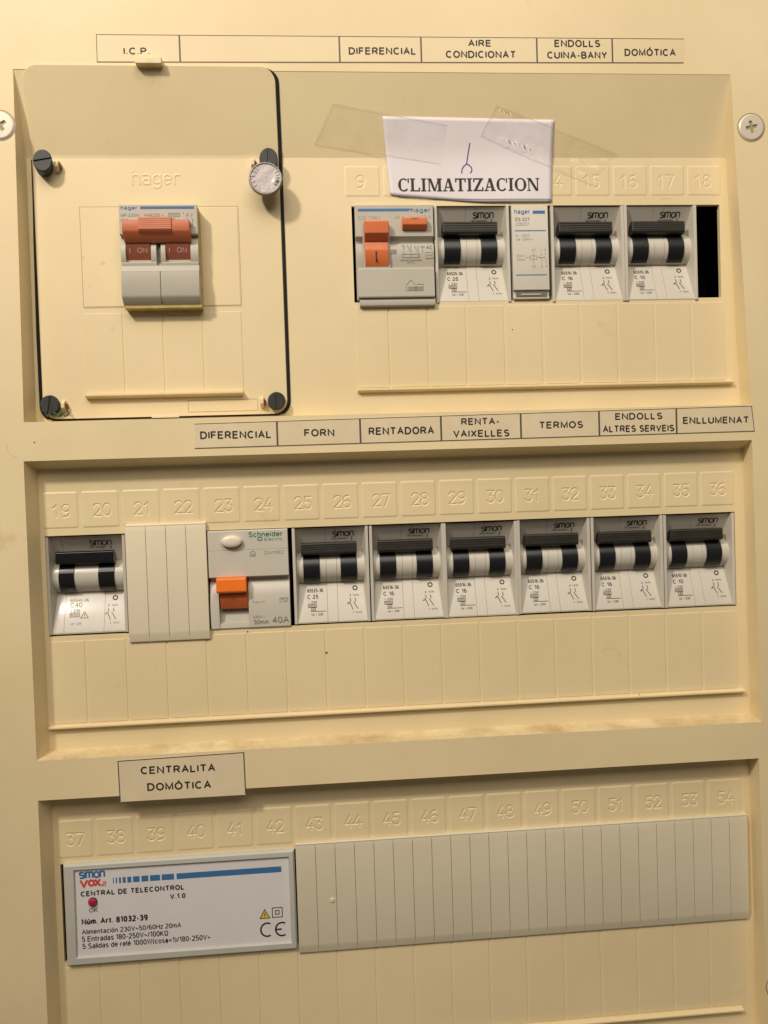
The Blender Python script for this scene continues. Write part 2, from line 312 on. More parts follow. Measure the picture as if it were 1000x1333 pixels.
def hfield(x0, x1, y0, y1, step, zf, mask=None):
    nx = max(2, int(round((x1 - x0) / step)) + 1); ny = max(2, int(round((y1 - y0) / step)) + 1)
    X, Y = np.meshgrid(np.linspace(x0, x1, nx), np.linspace(y0, y1, ny)); Z = zf(X, Y)
    b = B(); b.v = [tuple(q) for q in np.stack([X.ravel(), Y.ravel(), Z.ravel()], 1).tolist()]
    keep = mask(X, Y) if mask is not None else None
    for j in range(ny - 1):
        for i in range(nx - 1):
            if keep is not None and not (keep[j, i] and keep[j, i + 1] and keep[j + 1, i] and keep[j + 1, i + 1]): continue
            a = j * nx + i; b.f.append((a, a + 1, a + nx + 1, a + nx))
    return b

# ================================================================== THE BOARD
wall = B().box(-900, 1100, -900, 900, -95, -90).build('wall', M['wall'], smooth=False); tag(wall, kind='structure')
board = thing('distribution_board', (-70, -300, -90), 'large cream plastic distribution board front with three recessed rows of numbered slots', 'fuse board')

# front frame with three drafted recesses
XO0, XO1, YO1, YO0, ZF = -70, 392, 268, -300, 9.0
H = [[(.6, 197), (312, 197.2), (318.5, 49.6), (-1.4, 49.8)],
     [(-2.2, 33.3), (318.6, 33.5), (320.4, -95.6), (-2.3, -94.5)],
     [(-2.5, -111.8), (318.9, -112.4), (320.6, -250), (-2.6, -250)]]
I = [[(1.6, 196), (312.4, 196.2), (318.2, 50.6), (1.0, 50.6)],
     [(.5, 29.7), (318.9, 29.9), (319.9, -93.9), (.5, -92.8)],
     [(.3, -112.6), (318.9, -113.2), (320.0, -248), (.2, -248)]]
b = B()
v = [(XO0, YO1), (XO1, YO1)] ; L_ = [(XO0, YO1)]; R_ = [(XO1, YO1)]
for h in H:
    L_ += [(XO0, h[0][1]), (XO0, h[3][1])]; R_ += [(XO1, h[1][1]), (XO1, h[2][1])]
L_.append((XO0, YO0)); R_.append((XO1, YO0))
idx = {}
def vid(x, y, z):
    k = (round(x, 3), round(y, 3), round(z, 3))
    if k not in idx: idx[k] = len(b.v); b.v.append((x, y, z))
    return idx[k]
def face(*ps): b.f.append(tuple(vid(*p) for p in ps))
zf = ZF
prevL, prevR = (XO0, YO1), (XO1, YO1)
tops = [(XO0, YO1), (XO1, YO1)]
for k, h in enumerate(H):
    # band above this hole: between previous bottom corners and this top edge
    if k == 0: face((*L_[0], zf), (*L_[1], zf), (*h[0], zf), (*h[1], zf), (*R_[1], zf), (*R_[0], zf))
    else:
        p = H[k - 1]
        face((*L_[2 * k], zf), (*L_[2 * k + 1], zf), (*h[0], zf), (*h[1], zf), (*R_[2 * k + 1], zf), (*R_[2 * k], zf), (*p[2], zf), (*p[3], zf))
    face((*L_[2 * k + 1], zf), (*L_[2 * k + 2], zf), (*h[3], zf), (*h[0], zf))
    face((*h[1], zf), (*h[2], zf), (*R_[2 * k + 2], zf), (*R_[2 * k + 1], zf))
    for i in range(4):
        if k == 0 and i == 0: continue          # the slope meets the face here without a wall
        j = (i + 1) % 4; a, c = I[k][i], I[k][j]
        face((*h[i], zf), (*h[j], zf), (*c, -.6), (*a, -.6))
face((*L_[6], zf), (*L_[7], zf), (*R_[7], zf), (*R_[6], zf), (*H[2][2], zf), (*H[2][3], zf))
outer = L_ + R_[::-1]
for i in range(len(outer)):
    j = (i + 1) % len(outer); face((*outer[i], zf), (*outer[j], zf), (*outer[j], -90), (*outer[i], -90))
b.build('front_frame', M['cream_dusty'], board, bevel=.55, seg=3)

# floor plates of the recesses with their device openings
def plate(xs, ys, hole, zf_, label=None):
    b = B(); idx = {}
    def vid(x, y, z):
        k = (x, y, z)
        if k not in idx: idx[k] = len(b.v); b.v.append((x, y, z))
        return idx[k]
    for i in range(len(xs) - 1):
        for j in range(len(ys) - 1):
            if xs[i] >= hole[0] and xs[i + 1] <= hole[1] and ys[j] >= hole[2] and ys[j + 1] <= hole[3]: continue
            b.f.append(tuple(vid(x, y, zf_(y)) for x, y in ((xs[i], ys[j]), (xs[i + 1], ys[j]), (xs[i + 1], ys[j + 1]), (xs[i], ys[j + 1]))))
    x0, x1, y0, y1 = hole; P = [(x0, y0), (x1, y0), (x1, y1), (x0, y1)]
    for i in range(4):
        a, c = P[i], P[(i + 1) % 4]; b.f.append((vid(*a, 0.), vid(*c, 0.), vid(*c, -2.2), vid(*a, -2.2)))
    return b.build('module_plate', M['cream'], board, smooth=False)
FOLD = 164.0
def zslope(y): return max(0., (y - FOLD) / (197.4 - FOLD) * 8.96) if y > FOLD else 0.
plate([-1.2, 140.5, 310.2, 319.5], [50.2, 100.2, 142.7, FOLD, 197.4], (140.5, 310.2, 100.2, 142.7), zslope)
plate([-1.5, 2.1, 314.5, 321], [-95, -43.3, .9, 32], (2.1, 314.5, -43.3, .9), lambda y: 0.)
plate([-2, 2.6, 317.0, 321], [-249, -188.0, -143.9, -111], (2.6, 317.0, -188.0, -143.9), lambda y: 0.)
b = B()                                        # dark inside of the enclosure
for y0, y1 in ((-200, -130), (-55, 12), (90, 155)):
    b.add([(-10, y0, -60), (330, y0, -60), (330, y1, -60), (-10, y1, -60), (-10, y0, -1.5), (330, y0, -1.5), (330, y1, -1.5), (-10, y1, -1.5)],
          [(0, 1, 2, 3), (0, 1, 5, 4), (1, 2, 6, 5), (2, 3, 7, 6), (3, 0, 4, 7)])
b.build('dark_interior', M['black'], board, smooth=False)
B().box(285, 325, 104, 139, -44, -42).build('mounting_rail', M['rubber'], board, bevel=.5)

# numbered pads with sunk digits
def number_pad(n, x0, x1, y0, y1, cx, cy, hp=.27, hd=.28):
    t = str(n); h = 5.3; wd = 1.02; gap = .75
    wid = sum((h * .62 * wd) for c in t) + gap * (len(t) - 1)
    sg = segs(t, DIG, cx - wid / 2, cy - h / 2, h, wd, gap)
    def zf_(X, Y):
        e = rr_sdf(X, Y, x0, x1, y0, y1, 1.1)
        z = hp * smooth(-e / .8) - .02
        return z - hd * (1 - smooth((sdist(X, Y, sg) - .10) / .36))
    hfield(x0, x1, y0, y1, .22, zf_).build('number_pad', M['cream'], board, fix=False)
for k in range(18):
    x0, x1 = 17.5 * k + (.6 if k else 1.6), 17.5 * (k + 1) - .6
    number_pad(19 + k, x0, min(x1, 314.4), 3.9, 20.1, 17.5 * k + 9.6 - (.6 if k > 9 else 0), 11.6)
    number_pad(37 + k, x0 + .3, min(x1, 314.4) + .3, -141.4, -124.3, 17.5 * k + 9.6, -133.2)
for k in range(8, 18):
    number_pad(1 + k, 17.5 * k - 3.2 + (.6 if k > 8 else .9), 17.5 * (k + 1) - 3.2 - .6, 146.7, 160.6, 17.5 * k + 4.9, 153.3, .2, .2)
# knock-out strips under the openings
def strip_geo(x0, x1, y0, y1, z=.22):
    e = .35
    return B().pz([(x0, y0), (x1, y0), (x1, y1), (x0, y1)], -.3, z, [(x0 + e, y0 + .1), (x1 - e, y0 + .1), (x1 - e, y1 - e), (x0 + e, y1 - e)])
for k in range(18):
    strip_geo(17.5 * k + (.25 if k else 2.3), min(17.5 * (k + 1) - .25, 314.3), -81.6, -45.2).build('panel_strip', M['cream'], board)
    strip_geo(17.5 * k + (.65 if k else 2.7), min(17.5 * (k + 1) + .15, 316.6), -232.6, -190.0).build('panel_strip', M['cream'], board)
for k in range(8, 18):
    strip_geo(17.5 * k + (.25 if k > 8 else .9) - (0 if k == 8 else 1.9), min(17.5 * (k + 1) - .25 - 1.9, 311.5), 62.2, 98.2).build('panel_strip', M['cream'], board)
# ledge bars: wedge with lit upper lip and shaded underside
def ledge(parent, x0, x1, y, d=2.4, zb=0):
    B().px([(y + .5, zb - .2), (y + .5, zb + .5), (y + .1, zb + d), (y - .7, zb + d), (y - 1.5, zb - .2)], x0, x1).build('ledge_bar', M['cream'], parent, bevel=.15, seg=2)
ledge(board, .8, 316.8, -82.6); ledge(board, 140.6, 314.3, 61.4); ledge(board, .8, 313, -233.9)
# small latch tab over the inspection cover
B().box(51.4, 62.4, 197.6, 200.6, 8, 13.2).build('latch_tab', M['cream'], board, bevel=.5)
# cross-head cover screws
def cover_screw(cx, cy, rot):
    c, s_ = math.cos(R(rot)), math.sin(R(rot))
    def zf_(X, Y):
        r = np.hypot(X - cx, Y - cy); z = 9.55 - .35 * smooth((r - 5.2) / .7) + .05 * (1 - (r / 6) ** 2)
        z = np.where(r > 5.9, z - (r - 5.9) * 2, z)
        U = np.abs((X - cx) * c + (Y - cy) * s_); V = np.abs(-(X - cx) * s_ + (Y - cy) * c)
        d = np.minimum(np.maximum(U - 2.6, V - .62), np.maximum(V - 2.6, U - .62))
        return z - 2.0 * (1 - smooth((d + .12) / .3))
    sc = hfield(cx - 6.2, cx + 6.2, cy - 6.2, cy + 6.2, .16, zf_, lambda X, Y: np.hypot(X - cx, Y - cy) < 6.15).build('cover_screw', M['screw'], board, fix=False)
    g = B().cyl(cx, cy, 8.9, 9.04, 6.5, n=48).build('screw_gap', M['ink_brown'], sc, smooth=False)
    b = B(); d = [( -2.6, -.62, 2.6, .62), (-.62, -2.6, .62, 2.6)]
    for k, (a0, b0, a1, b1) in enumerate(d):
        P = [(a0, b0), (a1, b0), (a1, b1), (a0, b1)]
        b.add([(cx + x * c - y * s_, cy + x * s_ + y * c, 7.9 + .02 * k) for x, y in P], [(0, 1, 2, 3)])
    b.build('cross_recess', M['seam'], sc, smooth=False)
for q in ((-5.7, 173.7, 30), (321.1, 173.8, 12), (326.5, -219.6, 40), (-5.7, -219.6, 5)): cover_screw(*q)
# specks and smears on the plates
b = B()
for x, y, z, r in ((122.7, -55.8, .3, .5), (211.6, 87, .3, .3), (266, -81.8, 2, .25), (88, -44.6, .3, .3), (2.6, 41.2, 9.05, .35)): b.cyl(x, y, z - .2, z + .05, r, n=10, ry=.8)
b.build('speck', M['dirt'], board, smooth=False)
b = B()
for pts, z in (([(249, -61.5), (252, -59.8), (255.5, -60.6), (257.5, -62.6), (258, -65)], .26), ([(-8.5, 40.5), (-8.8, 38), (-7, 36), (-4.6, 34.8)], 9.04),
               ([(307, 146.2), (309, 147.3), (311, 149.6)], .04), ([(282, 144.7), (284, 145.8), (287, 145.4)], .04)):
    b.lines([pts], .4, z)
b.build('smear', M['smear'], board, smooth=False)

# ================================================================== INSPECTION COVER (top left)
cov = thing('inspection_cover', (57, 51, 0), 'cream inspection cover with rounded corners and black knobs round the lone orange two pole breaker', 'cover')
def outline_ring(off, n=10):
    return rrect(4.0 - off, 109.3 + off, 51.6 - off, 198.3 + off, 6 + off, n)
def dz(y): return zslope(y)
# cover plate: rows of points across the outline, following the fold
ys = sorted(set([51.6 + 6 - 6 * math.cos(R(a)) for a in range(0, 91, 10)] + [198.3 - 6 + 6 * math.cos(R(a)) for a in range(0, 91, 10)] + [FOLD - .6, FOLD + .6, 70, 90, 120, 150]))
b = B(); rows = []
for y in ys:
    ins = 0
    if y < 57.6: ins = 6 - math.sqrt(max(0, 36 - (57.6 - y) ** 2))
    if y > 192.3: ins = 6 - math.sqrt(max(0, 36 - (y - 192.3) ** 2))
    rows.append((4.0 + ins, 109.3 - ins, y))
TH = .9
for a, c, y in rows:
    z = dz(y); b.v += [(a, y, z - .4), (a, y, z + TH - .25), (a + .3, y, z + TH), (c - .3, y, z + TH), (c, y, z + TH - .25), (c, y, z - .4)]
for i in range(len(rows) - 1):
    for k in range(5): b.f.append((6 * i + k, 6 * i + k + 1, 6 * i + 7 + k, 6 * i + 6 + k))
b.f += [tuple(range(6)), tuple(range(6 * (len(rows) - 1), 6 * len(rows)))]
b.build('cover_plate', M['cream'], cov, smooth=False)
# gasket: black band round the cover, hidden under the lip at the top left
pts = [p for p in (arc(103.6, 57.4, 6, 6, -90, 0, 10) + arc(103.6, 192.4, 6, 6, 0, 70, 8))]
pl = arc(9.6, 57.4, 6, 6, 180, 270, 10)
path = [(3.7, 163.0), (3.45, 130)] + pl + pts
b = B()
full = []
for i in range(len(path) - 1):
    (x0, y0), (x1, y1) = path[i], path[i + 1]; n = max(1, int(math.hypot(x1 - x0, y1 - y0) / 8))
    full += [(x0 + (x1 - x0) * k / n, y0 + (y1 - y0) * k / n) for k in range(n)]
full.append(path[-1])
P = [Vector(q) for q in full]; vs = []; fs = []
for i, p in enumerate(P):
    d = (P[min(i + 1, len(P) - 1)] - P[max(i - 1, 0)]).normalized(); nrm = Vector((d.y, -d.x))
    taper = min(1, max(.25, i / 9)) if i < 9 else min(1, max(.2, (len(P) - 1 - i) / 6))
    side = 1.15 if abs(nrm.x) > .5 else .55
    q = p + nrm * side * taper; r_ = p - nrm * .5; z = dz(p.y)
    vs += [(r_.x, r_.y, z - .2), (r_.x, r_.y, z + .75), (q.x, q.y, z + .3), (q.x, q.y, z - .2)]
for i in range(len(P) - 1):
    for k in range(4): fs.append((4 * i + k, 4 * i + (k + 1) % 4, 4 * i + 4 + (k + 1) % 4, 4 * i + 4 + k))
fs += [(0, 1, 2, 3), tuple(4 * (len(P) - 1) + k for k in range(4))]
b.add(vs, fs).build('gasket', M['rubber'], cov)
# raised central panel + strips
zc = TH
def grooved_panel(x0, x1, y0, y1):
    return B().pz([(x0, y0), (x1, y0), (x1, y1), (x0, y1)], zc - .2, zc + .2, [(x0 + .3, y0 + .3), (x1 - .3, y0 + .3), (x1 - .3, y1 - .3), (x0 + .3, y1 - .3)])
grooved_panel(23.2, 90.6, 99.4, 142.4).build('raised_panel', M['cream'], cov)
gl = B().lines([rrect(23.0, 90.8, 99.2, 142.6, .2, 1) + [rrect(23.0, 90.8, 99.2, 142.6, .2, 1)[0]], rrect(66.0, 96.2, 53.2, 58.3, .2, 1) + [rrect(66.0, 96.2, 53.2, 58.3, .2, 1)[0]]], .22, zc + .03)
gl.build('panel_groove', M['ink_brown'], cov, smooth=False)
for k in range(4):
    x0 = 22.4 + 17.1 * k
    B().pz([(x0 + .2, 62), (x0 + 16.9, 62), (x0 + 16.9, 97.0), (x0 + .2, 97.0)], zc - .2, zc + .2, [(x0 + .55, 62), (x0 + 16.55, 62), (x0 + 16.55, 96.6), (x0 + .55, 96.6)]).build('panel_strip', M['cream'], cov)
ledge(cov, 22.6, 90.2, 61.4, 3.0, zc)
# moulded maker's name
sg = segs('hager', HAG, 45.6, 152.2, 4.3, 1.25, 1.15)
hfield(44.2, 68.8, 149.4, 159.4, .2, lambda X, Y: zc + .02 + .0 * X - .0 + np.minimum(.2 * (1 - smooth((sdist(X, Y, sg) - .10) / .4)), 1) - .06 * smooth(-(rr_sdf(X, Y, 44.2, 68.8, 149.4, 159.4, .5)) * -1)).build('moulded_lettering', M['cream'], cov, fix=False)
# black knobs, slotted
def knob(cx, cy, zt, tx, ty, rot, r=4.0, ryf=1.0):
    b = B(); zb = zc - .2
    b.cyl(cx, cy, zb, zt - .5, r * .93, r, cx1=cx + tx, cy1=cy + ty, ry=ryf); 
    k = b.build('fixing_knob', M['knob'], cov)
    c, s_ = math.cos(R(rot)), math.sin(R(rot)); X, Y = cx + tx, cy + ty
    t = B()
    # two half discs leave the slot between them
    for sg_ in (1, -1):
        pts = []
        for i in range(0, 19):
            a = R(8 + 164 * i / 18); u = (r - .05) * math.cos(a); v_ = sg_ * (r - .05) * math.sin(a); pts.append((X + u * c - v_ * s_, Y + (u * s_ + v_ * c) * ryf))
        if sg_ < 0: pts = pts[::-1]
        top = [(X + (x - X) * .93, Y + (y - Y) * .93) for x, y in pts]
        t.pz(pts, zt - .55, zt, top)
    t.build('knob_face', M['knob'], k, bevel=.12)
    return k
knob(9.2, 159.8, 6.8, 0.9, .4, 8, 4.0, 1.18); knob(104.9, 160.6, 7.0, .2, .2, 88, 4.0, 1.2); knob(7.8, 57.0, 4.0, .1, .5, 80, 4.15, 1.0); knob(104.3, 56.7, 4.6, .4, .2, 92, 3.9, 1.0)
def lug(cx, cy, h=4.2):
    l = B().px([(cy - 2.6, zc - .1), (cy + 2.4, zc - .1), (cy + 2.0, h * .7), (cy + 1.0, h), (cy - 1.1, h), (cy - 2.3, h * .7)], cx - .9, cx + .7).build('sealing_lug', M['cream'], cov, bevel=.35)
    B().cyl(cx + .95, cy - .4, zc + .05, h * .68, .62, n=16, ry=2.1).build('lug_hole', M['dirt'], l)
lug(15.0, 159.8); lug(98.2, 160.6); lug(13.4, 57.2); lug(98.4, 56.9)
b = B()
for q, (x, y, rr) in enumerate(((23.9, 121, .7), (32, 118.4, 1.0), (25.6, 108, .45), (30, 112, .35), (60, 70, .4))): b.cyl(x, y, 1.0, 1.13, rr, n=14, ry=.75)
b.build('smear', M['smear'], cov, smooth=False)
B().box(50, 62, 51.0, 52.2, zc - .3, zc + .25).build('hinge_tab', M['cream2'], cov, bevel=.2)

# lead seal and wires
sl = thing('lead_seal', (104, 151.5, 8), 'round stamped grey lead seal hanging from the upper right black knob', 'seal')
def sealz(X, Y):
    r = np.hypot(X - 103.6, Y - 151.4); a = np.arctan2(Y - 151.4, X - 103.6)
    z = 9.6 + .3 * smooth((r - 6.1) / .5) - 1.4 * smooth((r - 6.8) / .5)
    z += .14 * smooth(np.cos(a * 19 + 2.2 * np.sin(a * 3)) * 1.6 - .5) * smooth((r - 4.3) / .5) * (1 - smooth((r - 5.9) / .4)) * smooth(np.cos(2 * a + .3) * 2 + .6)
    z += .5 * np.exp(-((X - 108.3) ** 2 + (Y - 150.2) ** 2) / 1.6) + .035 * np.sin(X * .8 + 1) * np.cos(Y * .7)
    return z + (X - 103.6) * .05 - (Y - 151.4) * .07
hfield(95.9, 111.3, 143.7, 159.1, .17, sealz, lambda X, Y: np.hypot(X - 103.6, Y - 151.4) < 7.3).build('seal_disc', M['lead'], sl, fix=False)
B().cyl(103.6, 151.4, 6.6, 8.6, 6.6, 7.25, n=48).build('seal_rim', M['lead'], sl)
w_ = [(103 + 2.6 * math.sin(t * 1.1) + .5 * t, 160.2 - .8 * t + .8 * math.cos(t * 2.3), 6.2 + .35 * t) for t in np.linspace(0, 4.6, 26)]
B().tube(w_, .35).build('seal_wire', M['green_wire'], sl)
B().tube([(108.2 + 1.2 * math.sin(t * 1.7) + .25 * t, 155.4 - 1.35 * t, 7.6 + .5 * math.sin(t * 2)) for t in np.linspace(0, 5.6, 26)], .42).build('seal_wire', M['green_wire'], sl)
gw = thing('wire_loop', (12, 55, 2), 'frayed green wire loop wound under the lower left black knob', 'wire')
B().tube([(4.6 + 2.05 * t, 55.0 - 2.1 * math.sin(min(t, 1.6) * 1.0) + .5 * math.sin(t * 5), 3.4 + .4 * math.cos(t * 4)) for t in np.linspace(0, 5.1, 40)], .34).build('wire_strand', M['green_wire'], gw)
B().tube([(9.4 + 1.5 * t, 53.2 + .9 * math.sin(t * 3.1 + 1), 3.6 + .5 * math.sin(t * 4)) for t in np.linspace(0, 3.9, 36)], .3).build('wire_strand', M['green_wire'], gw)
B().tube([(15.2 + .5 * math.sin(t * 2), 53.2 + .75 * t, 3.2) for t in np.linspace(0, 3.2, 14)], .26).build('wire_strand', M['green_wire'], gw)

# ================================================================== BREAKERS (black toggles)
TOPF = lambda x, y: -1.8 + (y + 1.2) * .55 + .06       # upper dark slope
BOTF = lambda x, y: -.3 - (y + 42.6) * .355 + .06     # lower lit slope
SIMON = {'s': [[(.6, 1), (.12, 1), (.02, .86), (.08, .58), (.52, .48), (.6, .3), (.55, .04), (.0, .0)]],
         'i': [[(.0, 1), (.0, 0)]], 'm': [[(0, 0), (0, 1), (.9, 1), (1.0, .9), (1.0, 0)], [(.5, 1), (.5, 0)]],
         'o': [arc(.38, .5, .38, .5, 0, 360, 12)], 'n': [[(0, 0), (0, 1), (.5, 1), (.62, .86), (.62, 0)]]}
def simon_logo(b, x0, x1, y0, y1, wd, z=0, zf=None, slope=0):
    adv = {'s': .78, 'i': .2, 'm': 1.2, 'o': .95, 'n': .62}; tot = sum(adv.values()); k = (x1 - x0) / tot; x = x0; P = []
    for ch in 'simon':
        P += [[(x + a * k, y0 + c * (y1 - y0) + slope * (x + a * k - x0)) for a, c in pl] for pl in SIMON[ch]]; x += adv[ch] * k
    b.lines(P, wd, z, zf)
def breaker(name, org, code, amp, label, gloss=False, wid=34.2):
    org = (org[0] + random.uniform(-.12, .12), org[1] + random.uniform(-.2, .2), org[2] + random.uniform(-.25, .2))
    t = thing(name, org, label, 'circuit breaker')
    b0 = lambda x: x + org[0]
    X0, Y0, Z0 = org
    def G(): return B()
    def fin(b, nm, m, par=t, bevel=0, **k):
        b.v = [(x + X0, y + Y0, z + Z0) for x, y, z in b.v]; return b.build(nm, m, par, bevel=bevel, **k)
    body = M['white_gloss'] if gloss else M['white']; tg = M['toggle_gloss'] if gloss else M['toggle']; br = M['toggle_gloss'] if gloss else M['bar']
    # inner body: top slope, drum, bottom slope - in segments with hairline joints
    drum = [(-18.7 + 7.3 * math.sin(R(a)), -9.0 + 7.3 * math.cos(R(a))) for a in range(88, -75, -8)]
    prof = [(-.4, -14), (-.4, -1.1), (-1.2, -1.8), (-11.4, -7.41)] + drum + [(-26.3, -6.1), (-42.6, -.3), (-43.2, -.5), (-43.2, -14)]
    cuts = ([1.2, 6.2, 23.4, 33.0] if gloss else [1.2, 14.9, 19.6, 33.0])
    for i in range(3): fin(G().px(prof, cuts[i] + (.06 if i else 0), cuts[i + 1] - (.06 if i < 2 else 0)), 'body_shell', body)
    # side walls with slanting inner faces
    for s_ in (0, 1):
        if gloss and s_ == 0: pass
        f = (lambda x: x) if s_ == 0 else (lambda x: wid - x)
        P = [(0.05, 1.35, 3.1)][0]
        b = G(); ya, yb = -.15, -43.25
        xs = [f(P[0]), f(P[1]), f(P[2])]
        b.add([(xs[0], ya, -14), (xs[0], ya, .25), (xs[1], ya, .25), (xs[2], ya, -9), (xs[2], ya, -14), (xs[0], yb, -14), (xs[0], yb, .25), (xs[1], yb, .25), (xs[2], yb, -9), (xs[2], yb, -14)],
              [(0, 1, 2, 3, 4), (9, 8, 7, 6, 5), (0, 5, 6, 1), (1, 6, 7, 2), (2, 7, 8, 3), (3, 8, 9, 4), (4, 9, 5, 0)])
        fin(b, 'side_wall', body, bevel=.2)
    # toggles: black bands wrapped round the drum
    ax = ((4.6, 12.0), (21.4, 28.8)) if not gloss else ((4.6, 11.2), (21.6, 28.6))
    for a, c in ax:
        arcp = [(-18.7 + 7.75 * math.sin(R(q)), -9.0 + 7.8 * math.cos(R(q))) for q in range(84, -60, -7)]
        arci = [(-18.7 + 6.4 * math.sin(R(q)), -9.0 + 6.4 * math.cos(R(q))) for q in range(-52, 85, 13)]
        fin(G().px(arcp + arci, a, c), 'toggle', tg, bevel=.12)
    ap = [(-12.0, -5.6), (-8.4, -4.6), (-6.9, -2.2), (-6.9, -1.1), (-7.5, -.5), (-11.6, -.2), (-12.4, -.7), (-12.7, -1.9), (-12.7, -4.4)]
    h = fin(G().px(ap, 3.9, 28.9), 'handle_bar', br, bevel=.25)
    if not gloss:
        b = G()
        for q in range(4):
            yy = -7.9 - 1.0 * q; zz = -.44 + .07 * q
            b.px([(yy + .22, zz - .05), (yy, zz + .17), (yy - .22, zz - .03), (yy, zz - .3)], 4.5, 28.3)
        fin(b, 'grip_ridges', br, h)
    # print
    b = G()
    simon_logo(b, 18.4, 27.6, -4.55, -2.5, .46, zf=TOPF) if not gloss else simon_logo(b, 18.2, 27.4, -4.7, -2.6, .42, zf=TOPF)
    put(b, 'ISO 9000EN', 17.6, 24.9, -5.9, -5.25, zf=TOPF, bold=.05)
    b.lines([[(26.9, -4.9), (26.9, -6.5)]], .35, 0, TOPF)
    fin(b, 'printed_logo', M['ink'], smooth=False, fix=False)
    b = G(); b.lines([arc(27.7, -28.5, .95, .85, 0, 360, 18)], .5, 0, BOTF); fin(b, 'off_symbol', M['ink'], smooth=False, fix=False)
    b = G()
    if not gloss:
        put(b, code, 5.9, 13.2, -29.8, -28.2, zf=BOTF, bold=.03)
        put(b, amp, 5.9, 10.9, -32.6, -30.8, zf=BOTF, bold=.03)
        fin(b, 'printed_rating', M['ink'], smooth=False, fix=False)
    b = G()
    if gloss:
        put(b, code, 8.2, 16.2, -29.6, -28.4, zf=BOTF, bold=.0); put(b, amp, 8.3, 13.4, -32.0, -30.0, zf=BOTF, bold=.0)
        put(b, '~ 230', 8.4, 12.6, -34.0, -32.8, zf=BOTF, bold=.02)
        b.lines([[(8.4, -34.4), (12.4, -34.4), (12.4, -36.0), (8.4, -36.0), (8.4, -34.4)], [(13.0, -36.6), (16.4, -36.6), (14.7, -34.0), (13.0, -36.6)], [(14.7, -34.9), (14.7, -36)]], .28, 0, BOTF)
        put(b, '6000', 8.8, 12.0, -35.7, -34.7, zf=BOTF, bold=.02); put(b, 'Uc ~ 230', 9, 13.4, -39.4, -38.4, zf=BOTF, bold=0)
    else:
        put(b, '~ 230', 6.3, 10.2, -34.6, -33.6, zf=BOTF, bold=.03)
        b.lines([[(6.3, -35.0), (9.9, -35.0), (9.9, -36.3), (6.3, -36.3), (6.3, -35.0)], [(7.7, -36.5), (9.5, -36.5), (9.5, -37.6), (7.7, -37.6), (7.7, -36.5)], [(7.2, -38.1), (14.3, -38.1)]], .24, 0, BOTF)
        put(b, '6000', 6.7, 9.5, -36.05, -35.25, zf=BOTF, bold=.03); put(b, '3', 8.3, 8.9, -37.4, -36.7, zf=BOTF, bold=.03)
        put(b, 'Uc ~ 230', 7.6, 12.8, -39.9, -38.9, zf=BOTF, bold=.03)
    fin(b, 'printed_marking', M['ink_grey' if gloss else 'ink'], smooth=False, fix=False)
    sx = 0 if not gloss else -.4; b = G()
    b.lines([[(25.3 + sx, -32.9), (25.5 + sx, -34.4)], [(24.3 + sx, -34.9), (25.0 + sx, -34.6), (26.4 + sx, -37.9)], [(27.5 + sx, -32.9), (27.7 + sx, -34.6)], [(26.8 + sx, -34.6), (28.7 + sx, -37.7)], [(23.8 + sx, -35.3), (24.7 + sx, -35.3)]], .32, 0, BOTF)
    put(b, '2  N/N', 25.0 + sx, 29.3 + sx, -32.1, -31.2, zf=BOTF, bold=.03); put(b, '1  N/N', 26.2 + sx, 30.3 + sx, -39.6, -38.7, zf=BOTF, bold=.03)
    fin(b, 'switch_symbol', M['ink_grey' if gloss else 'ink'], smooth=False, fix=False)
    return t

T1 = (177.4, 142.6, 0)
breaker('circuit_breaker', (1.9, .8, -.9), '65540-36', 'C40', 'glossier grey C40 breaker at the left end, left of the narrow ribbed cover', True)
for x, code, amp, lab in ((109.1, '65525-36', 'C 25', 'grey C 25 breaker with black toggles under the FORN label'),
                          (143.7, '65516-36', 'C 16', 'grey C 16 breaker with black toggles under the RENTADORA label'),
                          (177.2, '65516-36', 'C 16', 'grey C 16 breaker with black toggles under the RENTA-VAIXELLES label'),
                          (211.3, '65516-36', 'C 16', 'grey C 16 breaker with black toggles under the TERMOS label'),
                          (245.8, '65516-36', 'C 16', 'grey C 16 breaker with black toggles under the ENDOLLS ALTRES SERVEIS label'),
                          (280.1, '65510-36', 'C 10', 'grey C 10 breaker with black toggles under the ENLLUMENAT label')):
    breaker('circuit_breaker', (x, .6, -.5), code, amp, lab)['group'] = 'circuit breakers with black toggles'
for x, code, amp, lab in ((177.4, '65525-36', 'C 25', 'grey C 25 breaker with black toggles just below the CLIMATIZACION paper note'),
                          (230.6, '65516-36', 'C 16', 'grey C 16 breaker with black toggles right of the narrow contactor, under pad 15'),
                          (264.6, '65510-36', 'C 10', 'grey C 10 breaker with black toggles beside the empty black slot')):
    breaker('circuit_breaker', (x, 142.6, .5), code, amp, lab)['group'] = 'circuit breakers with black toggles'
for o in list(COL.objects):
    if o.name.startswith('circuit_breaker') and o.type == 'EMPTY': o['group'] = 'circuit breakers with black toggles'

